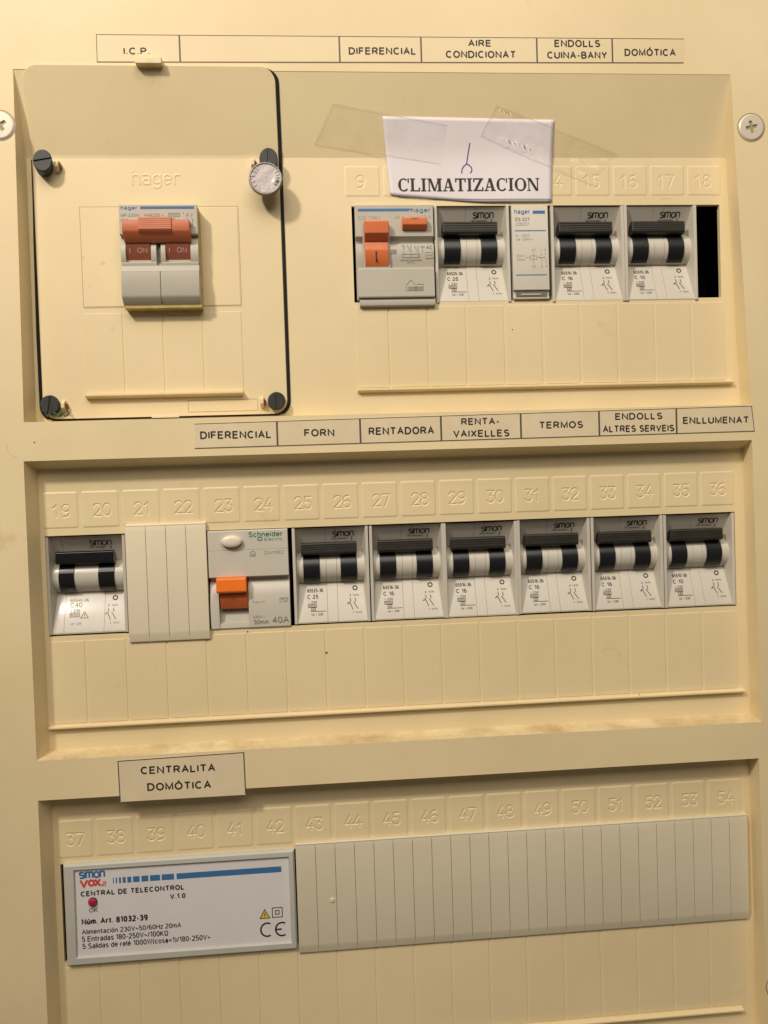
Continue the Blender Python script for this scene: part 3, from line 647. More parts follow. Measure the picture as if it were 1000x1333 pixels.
# ================================================================== TOP ROW: residual current device
def mk(org):
    def fin(b, nm, m, par, bevel=0, **k):
        b.v = [(x + org[0], y + org[1], z + org[2]) for x, y, z in b.v]; return b.build(nm, m, par, bevel=bevel, **k)
    return fin
org = (141.7, 142.6, 0); fin = mk(org)
t = thing('residual_current_switch', org, 'grey differential switch with tall orange lever and small orange test button', 'differential switch')
fin(B().px([(-.1, -12), (-.1, 2.2), (-14.0, 2.2), (-15.2, .1), (-16.6, -.3), (-17.2, 1.3), (-20, 1.9), (-23.5, 1.8), (-27.6, .9), (-27.9, .6), (-41.4, .6), (-41.6, -12)], .1, 35.0), 'body_shell', M['grey'], t, bevel=.2)
fin(B().px([(-27.9, -5), (-27.9, 2.6), (-28.4, 3.0), (-40.6, 3.2), (-41.2, 2.8), (-41.4, -5)], .5, 34.7), 'terminal_cover', M['grey'], t, bevel=.25)
fin(B().px([(-41.4, -5), (-41.4, 2.2), (-42.0, 2.5), (-44.4, 2.3), (-44.8, 1.6), (-44.8, -2)], 1.1, 34.9), 'lower_lip', M['grey_dark'], t, bevel=.2)
fin(B().box(1.2, 34.4, -41.75, -41.45, 2.0, 2.66), 'lip_seam', M['seam'], t, smooth=False)
lev = fin(B().px([(-8.0, 1), (-8.0, 5.6), (-8.6, 6.3), (-13.6, 6.1), (-14.4, 5.2), (-16.2, 3.6), (-17.0, 1)], 3.9, 14.6), 'lever', M['orange'], t, bevel=.3)
fin(B().px([(-14.4, -1), (-14.4, 2.5), (-17.4, 3.0), (-19.8, 3.3), (-20.2, 3.9), (-24, 3.8), (-27.3, 2.3), (-27.5, -1)], 4.1, 14.4), 'lever_drum', M['orange'], lev, bevel=.2)
fin(B().box(8.6, 9.3, -25.0, -20.9, 3.0, 3.95), 'lever_mark', M['ink'], lev, smooth=False)
fin(B().rect(3.2, 15.1, -27.8, -7.7, 2.215), 'lever_slot', M['grey_dark'], t, smooth=False)
bt = fin(B().px([(-6.4, 1), (-6.4, 4.6), (-7.0, 5.1), (-9.6, 5.1), (-10.4, 4.4), (-11.3, 3.2), (-11.4, 1)], 20.9, 31.9), 'test_button', M['orange'], t, bevel=.3)
b = B(); put(b, 'T', 26.0, 27.0, -7.9, -7.0, 5.14, bold=.02); b.lines([[(24.6, -7.2), (28.2, -7.2)]], .22, 5.16); fin(b, 'button_mark', M['dirt'], bt, smooth=False)
b = B(); b.rect(1.5, 24.4, -3.0, -1.75, 2.24); put(b, 'hager', 25.2, 33.9, -4.0, -1.5, 2.24, bold=.03); b.lines([[(24.4, -1.9), (25.2, -2.4)]], .5, 2.25); fin(b, 'printed_logo', M['blue'], t, smooth=False, fix=False)
b = B(); put(b, 'CD 746V', 1.7, 11.8, -6.6, -5.0, 2.24, bold=0); put(b, '40 A', 18.0, 22.2, -6.3, -4.9, 2.24, bold=0); put(b, 'IΔn 0,03 A', 24.0, 34.0, -6.2, -4.9, 2.24, bold=0)
mz = lambda x, y: 1.95
b.lines([[(20.4, -17.8), (21.4, -17.8), (21.4, -22.0)], [(23.0, -17.6), (24.2, -20.6)], [(24.6, -17.6), (24.6, -23.4)], [(26.2, -17.8), (27.4, -20.4)], [(27.8, -17.8), (27.8, -23.4)],
         [(20.6, -23.2), (28.4, -23.2), (28.4, -21.8), (20.6, -21.8), (20.6, -23.2)], [(19.6, -24.2), (29.4, -24.2)], [(28.8, -18.4), (31.0, -18.4)], [(29.8, -17.8), (29.8, -21.4)], [(22.4, -25.2), (24.2, -24.6), (26.0, -25.4)]], .22, 1.96)
put(b, 'AC', 31.4, 34.2, -19.6, -17.8, 1.96, bold=0); b.lines([[(31.2, -21.0), (34.4, -21.0), (34.4, -23.6), (31.2, -23.6), (31.2, -21.0)], [(31.8, -22.6), (32.6, -21.8), (33.2, -22.6), (33.9, -22)]], .2, 1.96)
b.lines([[(21.9, -38.3), (21.9, -35.8), (24.0, -33.4), (26.2, -35.9), (26.2, -38.3)]] + [[(22.8 + .75 * i, -38.3), (22.8 + .75 * i, -36.6), (23.2 + .75 * i, -36.6), (23.2 + .75 * i, -38.3)] for i in range(9)] + [[(26.6, -35.4), (29.4, -35.4), (29.4, -38.3), (21.9, -38.3)]], .22, 3.25)
fin(b, 'printed_marking', M['ink_soft'], t, smooth=False, fix=False)
fin(B().box(15.3, 18.2, -21.8, -19.6, .5, 1.98), 'indicator_notch', M['ink_soft'], t, bevel=.2)

# contactor: narrow single module
org = (212.3, 142.4, 0); fin = mk(org)
t = thing('contactor_module', org, 'narrow pale grey contactor with two blue lines between two black toggle breakers', 'contactor')
fin(B().px([(-.1, -12), (-.1, 1.2), (-.6, 1.4), (-37.9, 1.4), (-38.3, .2), (-40.9, .2), (-41.2, 1.4), (-42.0, 1.2), (-42.0, -12)], .1, 16.7), 'body_shell', M['white'], t, bevel=.15)
fin(B().box(1.4, 15.6, -40.7, -38.5, .3, .75), 'slot_recess', M['ink_grey'], t, bevel=.1)
fin(B().box(3.5, 12.8, -40.2, -39.5, .8, 1.0), 'slot_window', M['grey'], t, bevel=.1)
b = B(); put(b, 'hager', 1.4, 8.6, -4.4, -1.9, 1.45, bold=.03); b.rect(9.8, 15.4, -3.9, -2.5, 1.45); b.rect(1.5, 15.6, -11.7, -11.25, 1.45); b.rect(1.5, 15.6, -31.5, -31.05, 1.45); fin(b, 'printed_logo', M['blue'], t, smooth=False, fix=False)
b = B(); put(b, 'ES 227', 1.8, 8.2, -7.1, -5.6, 1.45, bold=.02); fin(b, 'printed_marking', M['ink_grey'], t, smooth=False, fix=False)
b = B(); put(b, '228237', 1.8, 8.0, -9.2, -7.8, 1.45, bold=0); put(b, 'In : 25A', 1.8, 8.1, -14.2, -13.0, 1.45, bold=0); put(b, 'Ue : 250V~', 1.8, 9.8, -15.8, -14.7, 1.45, bold=0)
put(b, 'A1', 8.9, 10.6, -20.6, -19.5, 1.45, bold=0); put(b, '1', 13.0, 13.3, -20.6, -19.5, 1.45, bold=0); put(b, '3', 14.7, 15.4, -20.6, -19.5, 1.45, bold=0)
put(b, '230V', 1.9, 5.6, -23.2, -22.2, 1.45, bold=0); put(b, '50Hz', 2.1, 5.6, -24.8, -23.9, 1.45, bold=0)
b.lines([[(6.0, -23.5), (8.2, -23.5)], [(8.2, -24.3), (11.2, -24.3), (11.2, -22.7), (8.2, -22.7), (8.2, -24.3)], [(9.2, -24.2), (10.2, -22.8)], [(9.7, -21.0), (9.7, -22.6)], [(9.7, -24.4), (9.7, -26.2)],
         [(13.2, -21.2), (13.2, -22.6)], [(12.4, -22.7), (13.8, -25.0)], [(15.1, -21.2), (15.1, -22.6)], [(14.3, -22.7), (15.7, -25.0)], [(11.3, -23.5), (14.9, -23.5)], [(13.4, -25.2), (13.4, -26.3)], [(15.3, -25.2), (15.3, -26.3)]], .2, 1.45)
put(b, 'A2', 8.9, 10.6, -28.0, -26.8, 1.45, bold=0); put(b, '2', 13.0, 13.7, -28.0, -26.8, 1.45, bold=0); put(b, '4', 15.0, 15.7, -28.0, -26.8, 1.45, bold=0)
fin(b, 'printed_marking', M['ink_soft'], t, smooth=False, fix=False)

# ================================================================== ICP breaker in the inspection cover
org = (41.2, 140.9, zc); fin = mk(org)
t = thing('main_breaker', org, 'grey two pole breaker with wide orange bar and yellowed sides in the inspection cover', 'circuit breaker')
fin(B().box(.3, 33.05, -43.4, -.6, -.4, 5.2), 'yellowed_collar', M['yellowed'], t, bevel=.25)
fin(B().px([(-.0, 4.6), (-.0, 7.4), (-12.4, 7.4), (-12.9, 6.9), (-12.9, 4.6)], 0, 32.8), 'top_plate', M['grey'], t, bevel=.2)
fin(B().px([(-25.6, 3), (-25.6, 6.9), (-28.2, 7.3), (-28.2, 3)], 0, 32.8), 'centre_ledge', M['grey'], t, bevel=.15)
for s_ in (0, 1):
    fin(B().px([(-28.35, 3), (-28.35, 7.9), (-38.4, 8.4), (-39.6, 7.9), (-42.6, 4.6), (-42.6, 3)], 16.45 * s_ + .05, 16.45 * s_ + 16.32), 'terminal_cover', M['grey'], t, bevel=.2)
    a = 16.6 * s_
    fin(B().box(a + 2.0, a + 12.9, -25.8, -10, 2.4, 2.8), 'toggle_well', M['ink'], t, smooth=False)
    # grey frame round each toggle: two cheeks and a sill
    ck = [(-12.9, 2.5), (-12.9, 4.6), (-15.2, 6.4), (-19, 7.3), (-23.4, 7.1), (-25.6, 5.8), (-25.6, 2.5)]
    fin(B().px(ck, a + (.1 if s_ == 0 else .2), a + 2.2), 'toggle_cheek', M['grey'], t, bevel=.15)
    fin(B().px(ck, a + 12.7, a + (15.0 if s_ == 0 else 16.1)), 'toggle_cheek', M['grey'], t, bevel=.15)
    fin(B().px([(-23.9, 2.5), (-23.9, 6.3), (-24.4, 7.0), (-25.6, 6.8), (-25.6, 2.5)], a + .3, a + (15.0 if s_ == 0 else 16.0)), 'toggle_sill', M['grey'], t, bevel=.15)
    tgm = fin(B().px([(-13, 2.8), (-13, 7.6), (-16, 7.4), (-20, 6.6), (-23.0, 5.4), (-23.1, 2.8)], a + 2.3, a + 12.6), 'toggle', M['darkred'], t, bevel=.2)
    b = B(); put(b, 'I', a + 3.7, a + 4.1, -20.2, -18.0, zf=lambda x, y: 7.42 + (y + 16) * .2 + .06, bold=.02); put(b, 'ON', a + 7.0, a + 11.2, -20.2, -18.0, zf=lambda x, y: 7.42 + (y + 16) * .2 + .06, bold=.01)
    fin(b, 'toggle_lettering', M['pale_ink'], tgm, smooth=False, fix=False)
fin(B().box(.1, 32.7, -25.5, -12.9, 1.2, 5.4), 'well_floor', M['grey_dark'], t)
fin(B().box(14.9, 16.9, -24.2, -12.9, 5.3, 5.45), 'well_gap', M['ink_grey'], t, smooth=False)
hb = fin(B().px([(-7.4, 7.5), (-7.2, 9.9), (-7.7, 10.9), (-11.9, 11.4), (-12.6, 11.1), (-15.4, 8.6), (-16.2, 7.8), (-16.0, 6)], 1.9, 29.9), 'handle_bar', M['orange_dull'], t, bevel=.35)
fin(B().px([(-6.4, 8.5), (-6.3, 10.6), (-6.8, 11.5), (-11.8, 12.0), (-12.4, 11.6), (-13.4, 10.4), (-12.6, 8.5)], 8.7, 22.5), 'grip_block', M['orange_dull'], hb, bevel=.3)
b = B()
for q in range(6):
    yy = -7.4 - .85 * q; zz = 11.58 + .09 * q
    b.px([(yy + .22, zz - .2), (yy, zz + .14), (yy - .22, zz - .2)], 9.0, 22.2)
fin(b, 'grip_ridges', M['orange_dull'], hb)
b = B(); put(b, 'hager', .9, 7.9, -2.5, -.5, 7.44, bold=.04); b.rect(9.0, 31.6, -1.9, -.75, 7.44); fin(b, 'printed_logo', M['bluehager'], t, smooth=False, fix=False)
b = B(); put(b, 'MP 225M', .8, 8.4, -5.1, -3.8, 7.44, bold=.01); put(b, '448226 x', 10.6, 18.6, -5.1, -3.8, 7.44, bold=.01); b.lines([[(20.8, -5.2), (25.4, -5.2), (25.4, -3.7), (20.8, -3.7), (20.8, -5.2)]], .25, 7.44)
put(b, '6000', 21.3, 24.9, -4.9, -4.0, 7.44, bold=.02); put(b, 'ICP - M 25', .8, 10.2, -7.4, -6.1, 7.44, bold=.01)
b.lines([[(26.8, -3.4), (27.4, -4.4)], [(28.0, -5.2), (28.8, -4.0)], [(28.9, -3.4), (29.0, -5.2)], [(30.0, -5.2), (30.8, -4.0)], [(28.4, -5.8), (29.2, -6.6), (28.6, -7.6), (29.2, -8.4)], [(30.3, -5.8), (31.0, -6.6), (30.4, -7.6), (30.9, -8.6)], [(29.4, -9.0), (31.0, -9.0)], arc(22.8, -6.9, .9, .9, 0, 180, 8)], .24, 7.44)
b.lines([[(28.9, -9.8), (32.6, -9.8)]], .12, 7.44)
fin(b, 'printed_marking', M['ink_grey'], t, smooth=False, fix=False)

# ================================================================== MIDDLE ROW: white differential switch
org = (72.0, .7, 0); fin = mk(org)
t = thing('residual_current_switch', org, 'pale differential switch marked 40A with oval test button and green lettering', 'differential switch')
fin(B().px([(-.1, -12), (-.1, 1.1), (-.5, 1.4), (-8.9, 1.4), (-9.0, 1.15), (-9.15, 1.4), (-20.6, 1.4), (-21.0, 1.0), (-21.2, -12)], .1, 35.2), 'upper_shell', M['white'], t, bevel=.08)
fin(B().px([(-21.1, -12), (-21.1, -2.2), (-22.4, -2.3), (-23.6, -1.2), (-25.6, .2), (-29, 1.0), (-33, 1.3), (-38, 1.2), (-43.4, .9), (-44.0, .4), (-44.0, -12)], 17.0, 35.3), 'lower_shell', M['white'], t, bevel=.15)
fin(B().px([(-21.1, -12), (-21.1, -2.2), (-22.4, -2.3), (-23.6, -1.2), (-25.6, .2), (-29, 1.0), (-33, 1.3), (-38, 1.2), (-43.4, .9), (-44.0, .4), (-44.0, -12)], .2, 4.1), 'side_cheek', M['white'], t, bevel=.15)
fin(B().px([(-21.1, -12), (-21.1, -3.6), (-35.0, -3.4), (-36.0, -2.6), (-41.0, -1.6), (-41.4, .2), (-43.4, .7), (-44.0, .3), (-44.0, -12)], 4.1, 17.0), 'lever_well', M['grey'], t, bevel=.1)
lev = fin(B().px([(-20.9, -2), (-20.7, 3.6), (-21.4, 4.6), (-26.6, 5.0), (-27.4, 4.5), (-27.5, 2.6), (-27.0, -2)], 3.5, 16.6), 'lever', M['orange_bright'], t, bevel=.4)
fin(B().px([(-27.2, -3), (-27.2, 2.4), (-31, 2.0), (-35.0, .4), (-35.0, -3)], 4.7, 16.8), 'lever_drum', M['orange_dark'], lev, bevel=.3)
b = B(); put(b, 'A', 10.0, 11.6, -31.4, -29.6, zf=lambda x, y: 2.5 + (y + 27.2) * .11, bold=0); fin(b, 'lever_mark', M['darkred'], lev, smooth=False, fix=False)
b = B()
a_ = [2 * math.pi * i / 40 for i in range(40)]
b = B()
lev_z = [(1.0, 1.3), (1.0, 2.9), (.9, 3.5), (.7, 3.85), (.4, 4.05)]
for (f, z) in lev_z: b.v += [(10.7 + 4.6 * f * math.cos(q), -4.9 + 2.65 * f * math.sin(q), z) for q in a_]
for i in range(len(lev_z) - 1): b.f += [(i * 40 + k, i * 40 + (k + 1) % 40, (i + 1) * 40 + (k + 1) % 40, (i + 1) * 40 + k) for k in range(40)]
b.f.append(tuple(range(160, 200)))
fin(b, 'test_button', M['ivory'], t)
b = B(); put(b, 'Schneider', 18.1, 33.2, -3.45, -1.0, 1.45, bold=.035); b.lines([arc(23.0, -4.3, .95, .75, 0, 360, 14)], .45, 1.45); put(b, 'Electric', 25.0, 33.0, -5.2, -3.9, 1.46, bold=.01); fin(b, 'printed_logo', M['green'], t, smooth=False, fix=False)
b = B(); put(b, 'Domß2'.replace('ß', 'B'), 24.6, 33.2, -11.2, -9.6, 1.45, bold=0)
b.lines([[(18.6, -11.8), (18.6, -10.2), (19.6, -9.4), (20.7, -10.2), (20.7, -11.8), (18.6, -11.8)], [(19.4, -11.6), (19.4, -10.6)], [(20.0, -11.6), (20.0, -10.6)]], .35, 1.45)
put(b, 'Type AC', 18.6, 24.2, -32.9, -31.8, 1.34, bold=0); b.lines([[(30.8, -32.6), (34.3, -32.6), (34.3, -30.9), (30.8, -30.9), (30.8, -32.6)], [(31.4, -31.9), (32.2, -31.3), (33.0, -32.2), (33.8, -31.5)]], .2, 1.34)
put(b, '230V ~', 18.8, 24.0, -39.4, -38.3, 1.3, bold=0); put(b, '30mA', 18.9, 25.6, -42.0, -40.2, 1.25, bold=.01)
fin(b, 'printed_marking', M['ink_soft'], t, smooth=False, fix=False)
b = B(); put(b, '40A', 27.2, 34.5, -41.9, -39.1, 1.27, bold=.01); fin(b, 'printed_marking', M['ink_soft'], t, smooth=False, fix=False)

# ================================================================== BLANKING COVERS
def blank(name, x0, x1, y0, y1, n, label, mt='cream2'):
    t = thing(name, ((x0 + x1) / 2, y0, 0), label, 'blanking cover')
    zt = 2.3
    B().px([(y1, -.2), (y1, 1.6), (y1 - .5, 2.0), (y1 - 1.6, 1.7), (y0 + 2.4, 1.6), (y0 + .6, 1.3), (y0, .9), (y0, -.2)], x0, x1).build('backing_plate', M[mt], t, bevel=.1)
    wd = (x1 - x0) / n
    prof = [(y1 - .15, 1.2), (y1 - .4, 1.75), (y1 - 3.2, zt + .05), (y0 + 4.6, zt + .05), (y0 + 3.6, zt - .1), (y0 + .3, 1.25), (y0 + .15, .9), (y0 + 1, .5), (y1 - 1, .5)]
    first = None
    for k in range(n):
        B().px(prof, x0 + k * wd + (.07 if k else -.05), x0 + (k + 1) * wd - (.07 if k < n - 1 else -.05)).build('cover_rib', M[mt], t, bevel=.2, seg=2)
    return t
blank('blanking_cover', 36.9, 71.6, -47.2, 4.7, 4, 'narrow cream blanking cover with four ribs, between the C40 breaker and the differential switch')
bc = blank('blanking_cover', 105.9, 316.4, -191.3, -140.9, 24, 'long cream blanking cover of many narrow ribs right of the telecontrol module', 'cream3')
B().cyl(121.5, -167.5, 2.2, 2.75, 1.5, .8, n=20).build('moulding_bump', M['cream3'], bc)

# ================================================================== TELECONTROL MODULE
org = (3.9, -188.9, 0)
t = thing('telecontrol_module', org, 'wide pale telecontrol module with printed white front plate and red indicator', 'control module')
x0, x1, y0, y1 = 4.3, 105.2, -188.6, -143.4
def fr(a, c, z0_, z1_): return [(a[0], a[1], z0_), (c[0], a[1], z0_), (c[0], c[1], z0_), (a[0], c[1], z0_)]
O = [(x0, y0), (x1, y0), (x1, y1), (x0, y1)]; O2 = [(x0 + .7, y0 + .7), (x1 - .7, y0 + .7), (x1 - .7, y1 - .7), (x0 + .7, y1 - .7)]
I1 = [(8.6, -185.0), (102.9, -185.4), (102.9, -146.2), (8.9, -145.8)]; I2 = [(x + dx, y + dy) for (x, y), (dx, dy) in zip(I1, ((.5, .5), (-.5, .5), (-.5, -.5), (.5, -.5)))]
b = B()
for ring, z in ((O, -1), (O, 1.6), (O2, 2.5), (I1, 2.7), (I2, 1.5)): b.v += [(x, y, z) for x, y in ring]
for r_ in range(4): b.f += [(r_ * 4 + k, r_ * 4 + (k + 1) % 4, r_ * 4 + 4 + (k + 1) % 4, r_ * 4 + 4 + k) for k in range(4)]
b.build('module_frame', M['greyblue'], t, bevel=.25)
B().px([(-185.6, 1.2), (-145.4, 1.2), (-145.4, 1.65), (-185.6, 1.65)], 8.2, 103.3).build('front_plate', M['plate_white'], t)
B().box(3.85, 4.25, -188, -144, -3, -.3).build('side_gap', M['black'], t, smooth=False)
Z = 1.69; SL = .004
b = B(); simon_logo(b, 11.2, 21.8, -150.0, -147.5, .8, Z)
for a, c in ((53.0, 99.2), (46.5, 51.9), (41.4, 45.8), (37.7, 40.7), (34.1, 36.9), (31.6, 33.4), (29.6, 30.9), (28.0, 28.9), (26.6, 27.2), (25.4, 25.8)):
    b.rect(a, c, -153.3, -150.7, Z)
b.build('printed_stripe', M['blue'], t, smooth=False, fix=False)
b = B(); b.lines([[(11.4, -150.9), (12.9, -153.8), (14.4, -150.9)], arc(16.1, -152.35, 1.1, 1.2, 0, 360, 14), [(17.6, -150.9), (19.9, -153.8)], [(17.6, -153.8), (19.9, -150.9)]], .95, Z)
b.lines([[(19.6, -153.7), (20.9, -153.7)], [(21.0, -152.2), (22.3, -152.2), (22.3, -153.0), (21.0, -153.0), (21.0, -153.8), (22.4, -153.8)]], .38, Z + .03); b.build('printed_logo', M['red'], t, smooth=False, fix=False)
b = B(); put(b, 'CENTRAL DE TELECONTROL', 11.3, 56.2, -158.2, -155.8, Z, bold=.07); put(b, 'V.1.0', 49.8, 56.6, -162.0, -159.7, Z, bold=.07); put(b, 'OK', 14.6, 18.4, -165.5, -163.6, Z, bold=.025)
put(b, 'Núm. Art. 81032-39', 11.2, 39.8, -170.8, -167.9, Z, bold=.07)
put(b, 'Alimentación 230V~50/60Hz 20mA', 11.1, 54.2, -175.1, -172.7, Z, bold=.025); put(b, '5 Entradas 180-250V~/100KΩ', 11.0, 48.4, -178.4, -175.9, Z, bold=.025); put(b, '5 Salidas de relé 1000W(cosφ=1)/180-250V~', 11.1, 66.8, -182.0, -179.0, Z, bold=.025)
b.lines([[(89.0, -173.7), (93.3, -173.7), (91.1, -169.8), (89.0, -173.7)], [(94.5, -173.6), (98.9, -173.6), (98.9, -169.3), (94.5, -169.3), (94.5, -173.6)], [(95.9, -172.3), (97.5, -172.3), (97.5, -170.6), (95.9, -170.6), (95.9, -172.3)]], .35, Z + .03)
b.lines([[(91.3, -171.0), (90.9, -172.2), (91.4, -172.1), (91.0, -173.2)]], .22, Z + .04)
b.lines([arc(92.0, -179.0, 2.9, 3.0, 60, 300, 14), arc(98.6, -179.2, 2.9, 3.0, 60, 300, 14), [(95.9, -179.2), (98.4, -179.2)]], .75, Z)
b.build('printed_text', M['ink'], t, smooth=False, fix=False)
B().add([(89.2, -173.6, Z), (93.1, -173.6, Z), (91.1, -170.0, Z)], [(0, 1, 2)]).build('warning_triangle', M['yellow'], t, smooth=False, fix=False)
b = B(); nn = 24
for k, (rr, z) in enumerate(((1.75, 1.5), (1.75, 2.4), (1.5, 2.9), (1.0, 3.2), (.4, 3.35))): b.v += [(16.4 + rr * math.cos(2 * math.pi * q / nn), -160.8 + rr * math.sin(2 * math.pi * q / nn), z) for q in range(nn)]
for i in range(4): b.f += [(i * nn + k, i * nn + (k + 1) % nn, (i + 1) * nn + (k + 1) % nn, (i + 1) * nn + k) for k in range(nn)]
b.f.append(tuple(range(4 * nn, 5 * nn))); b.build('indicator_lens', M['led'], t)
B().cyl(16.4, -160.8, 1.5, 1.9, 2.05, n=24).build('indicator_bezel', M['ink'], t)

# ================================================================== PRINTED LABELS ON THE FRAME
def label_strip(name, P, divs, texts, label, m, lines_on=(1, 1, 1, 1), dw=.55, lw=.32, curl=0):
    # P: four corners TL TR BR BL on the frame face
    t = thing(name, ((P[3][0] + P[2][0]) / 2, (P[3][1] + P[2][1]) / 2, ZF), label, 'label')
    z0, z1 = ZF - .05, ZF + .16
    b = B(); n = 12
    def lerp(a, c, f): return (a[0] + (c[0] - a[0]) * f, a[1] + (c[1] - a[1]) * f)
    for i in range(n + 1):
        f = i / n; top = lerp(P[0], P[1], f); bot = lerp(P[3], P[2], f)
        b.v += [(*bot, z0), (*bot, z1), (*top, z1), (*top, z0)]
    for i in range(n):
        for k in range(4): b.f.append((4 * i + k, 4 * i + (k + 1) % 4, 4 * i + 4 + (k + 1) % 4, 4 * i + 4 + k))
    b.f += [(0, 1, 2, 3), tuple(4 * n + k for k in range(4))]
    b.build('label_film', m, t, smooth=False)
    b = B(); zt = z1 + .03; e = .2
    if lines_on[0]: b.lines([[(P[0][0], P[0][1] - e), (P[1][0], P[1][1] - e)]], lw, zt)
    if lines_on[2]: b.lines([[(P[3][0], P[3][1] + e), (P[2][0], P[2][1] + e)]], lw, zt)
    if lines_on[3]: b.lines([[(P[0][0] + e, P[0][1] - e), (P[3][0] + e, P[3][1] + e)]], lw, zt + .006)
    if lines_on[1]: b.lines([[(P[1][0] - e, P[1][1] - e), (P[2][0] - e, P[2][1] + e)]], lw, zt + .006)
    for d in divs:
        f = (d - P[0][0]) / (P[1][0] - P[0][0]); a = lerp(P[0], P[1], f); c = lerp(P[3], P[2], (d - P[3][0]) / (P[2][0] - P[3][0]))
        b.lines([[(a[0], a[1] - .3), (c[0], c[1] + .3)]], dw, zt + .01)
    b.build('printed_border', M['label_line'], t, smooth=False, fix=False)
    for s_, tx0, tx1, ty0, ty1, sl_ in texts:
        b = B(); put(b, s_, tx0, tx1, ty0, ty1, zt, bold=.052, slope=sl_); b.build('printed_text', M['ink'], t, smooth=False, fix=False)
    return t
label_strip('label_strip', [(35.0, 211.7), (290.6, 212.8), (290.2, 202.0), (34.9, 200.0)], [69.5, 137.2, 172.6, 223.8, 257.8],
    [('I.C.P.', 46.1, 56.8, 203.3, 206.3, .005), ('DIFERENCIAL', 141.1, 170.4, 204.2, 207.4, .008), ('AIRE', 193.3, 203.6, 208.2, 211.2, .005), ('CONDICIONAT', 183.3, 214.4, 203.2, 206.4, .005),
     ('ENDOLLS', 231.7, 252.4, 208.4, 211.6, .008), ('CUINA-BANY', 228.3, 255.4, 203.3, 206.5, .008), ('DOMÓTICA', 263.3, 286.8, 204.8, 208.9, .008)],
    'long printed strip reading I.C.P. to DOMÓTICA above the top row', M['strip'], (1, 0, 1, 1), dw=.7)
label_strip('label_strip', [(69.4, 47.4), (318.8, 49.1), (319.9, 37.4), (69.3, 36.6)], [104.7, 140.7, 176.3, 212.0, 247.6, 283.3],
    [('DIFERENCIAL', 71.8, 102.2, 40.6, 44.0, -.012), ('FORN', 116.3, 129.4, 40.5, 43.8, -.012), ('RENTADORA', 144.3, 173.2, 40.4, 43.8, -.01), ('RENTA-', 185.3, 202.4, 43.7, 46.8, -.01), ('VAIXELLES', 181.6, 206.8, 38.4, 41.6, -.01),
     ('TERMOS', 220.2, 240.2, 41.2, 44.4, -.01), ('ENDOLLS', 255.0, 276.8, 44.2, 47.3, -.01), ('ALTRES SERVEIS', 249.2, 282.2, 38.8, 41.9, -.012), ('ENLLUMENAT', 286.3, 317.3, 41.6, 44.8, -.015)],
    'printed strip reading DIFERENCIAL to ENLLUMENAT between the top and middle rows', M['strip_grey'], (1, 1, 1, 0), dw=.8)
label_strip('label_plate', [(31.4, -96.5), (85.4, -95.8), (85.6, -114.6), (31.7, -114.4)], [],
    [('CENTRALITA', 41.0, 72.8, -103.0, -99.6, -.018), ('DOMÓTICA', 43.5, 70.8, -110.4, -106.0, -.018)],
    'single two line label reading CENTRALITA DOMÓTICA, hanging over the edge above the bottom row', M['strip_grey'], (1, 1, 0, 1), lw=.45)

# ================================================================== CLIMATIZACION note and its tapes
def pz(y): return zslope(y)
note = thing('paper_note', (194, 146, 1.2), 'white paper note with bold word CLIMATIZACION and a pen mark, taped above the top row', 'paper note')
def note_xy(u, v):                              # u 0..1 left-right, v 0..1 bottom-top, lower left corner lifts and rounds
    xl = 157.9 + (155.2 - 157.9) * v; xr = 231.2 + (232.4 - 231.2) * v
    yb = 146.9 - 2.8 * smooth(u * 1.6) + (.9 * math.exp(-u * 30)); yt = 180.2 - 1.2 * u
    return xl + (xr - xl) * u, yb + (yt - yb) * v
def note_z(x, y): return (.7 + .2 * math.sin(x * .09 + 1) * max(0, min(1, (165 - y) / 18)) + max(0, y - FOLD + 7) ** 1 * .0 + smooth_max(y))
def smooth_max(y):
    d = y - (FOLD + 1); k = 5.0
    s = .5 * (d + math.sqrt(d * d + k * k)) - .5 * k * .12
    return max(0, s) * 8.3 / 32.4
b = B(); nu, nv = 40, 24
for j in range(nv + 1):
    for i in range(nu + 1):
        x, y = note_xy(i / nu, j / nv); b.v.append((x, y, note_z(x, y)))
for j in range(nv):
    for i in range(nu): a = j * (nu + 1) + i; b.f.append((a, a + 1, a + nu + 2, a + nu + 1))
o = b.build('paper_sheet', M['paper'], note, fix=False)
sm = o.modifiers.new('paper_thickness', 'SOLIDIFY'); sm.thickness = .00012; sm.offset = 0
NZ = lambda x, y: note_z(x, y) + .14
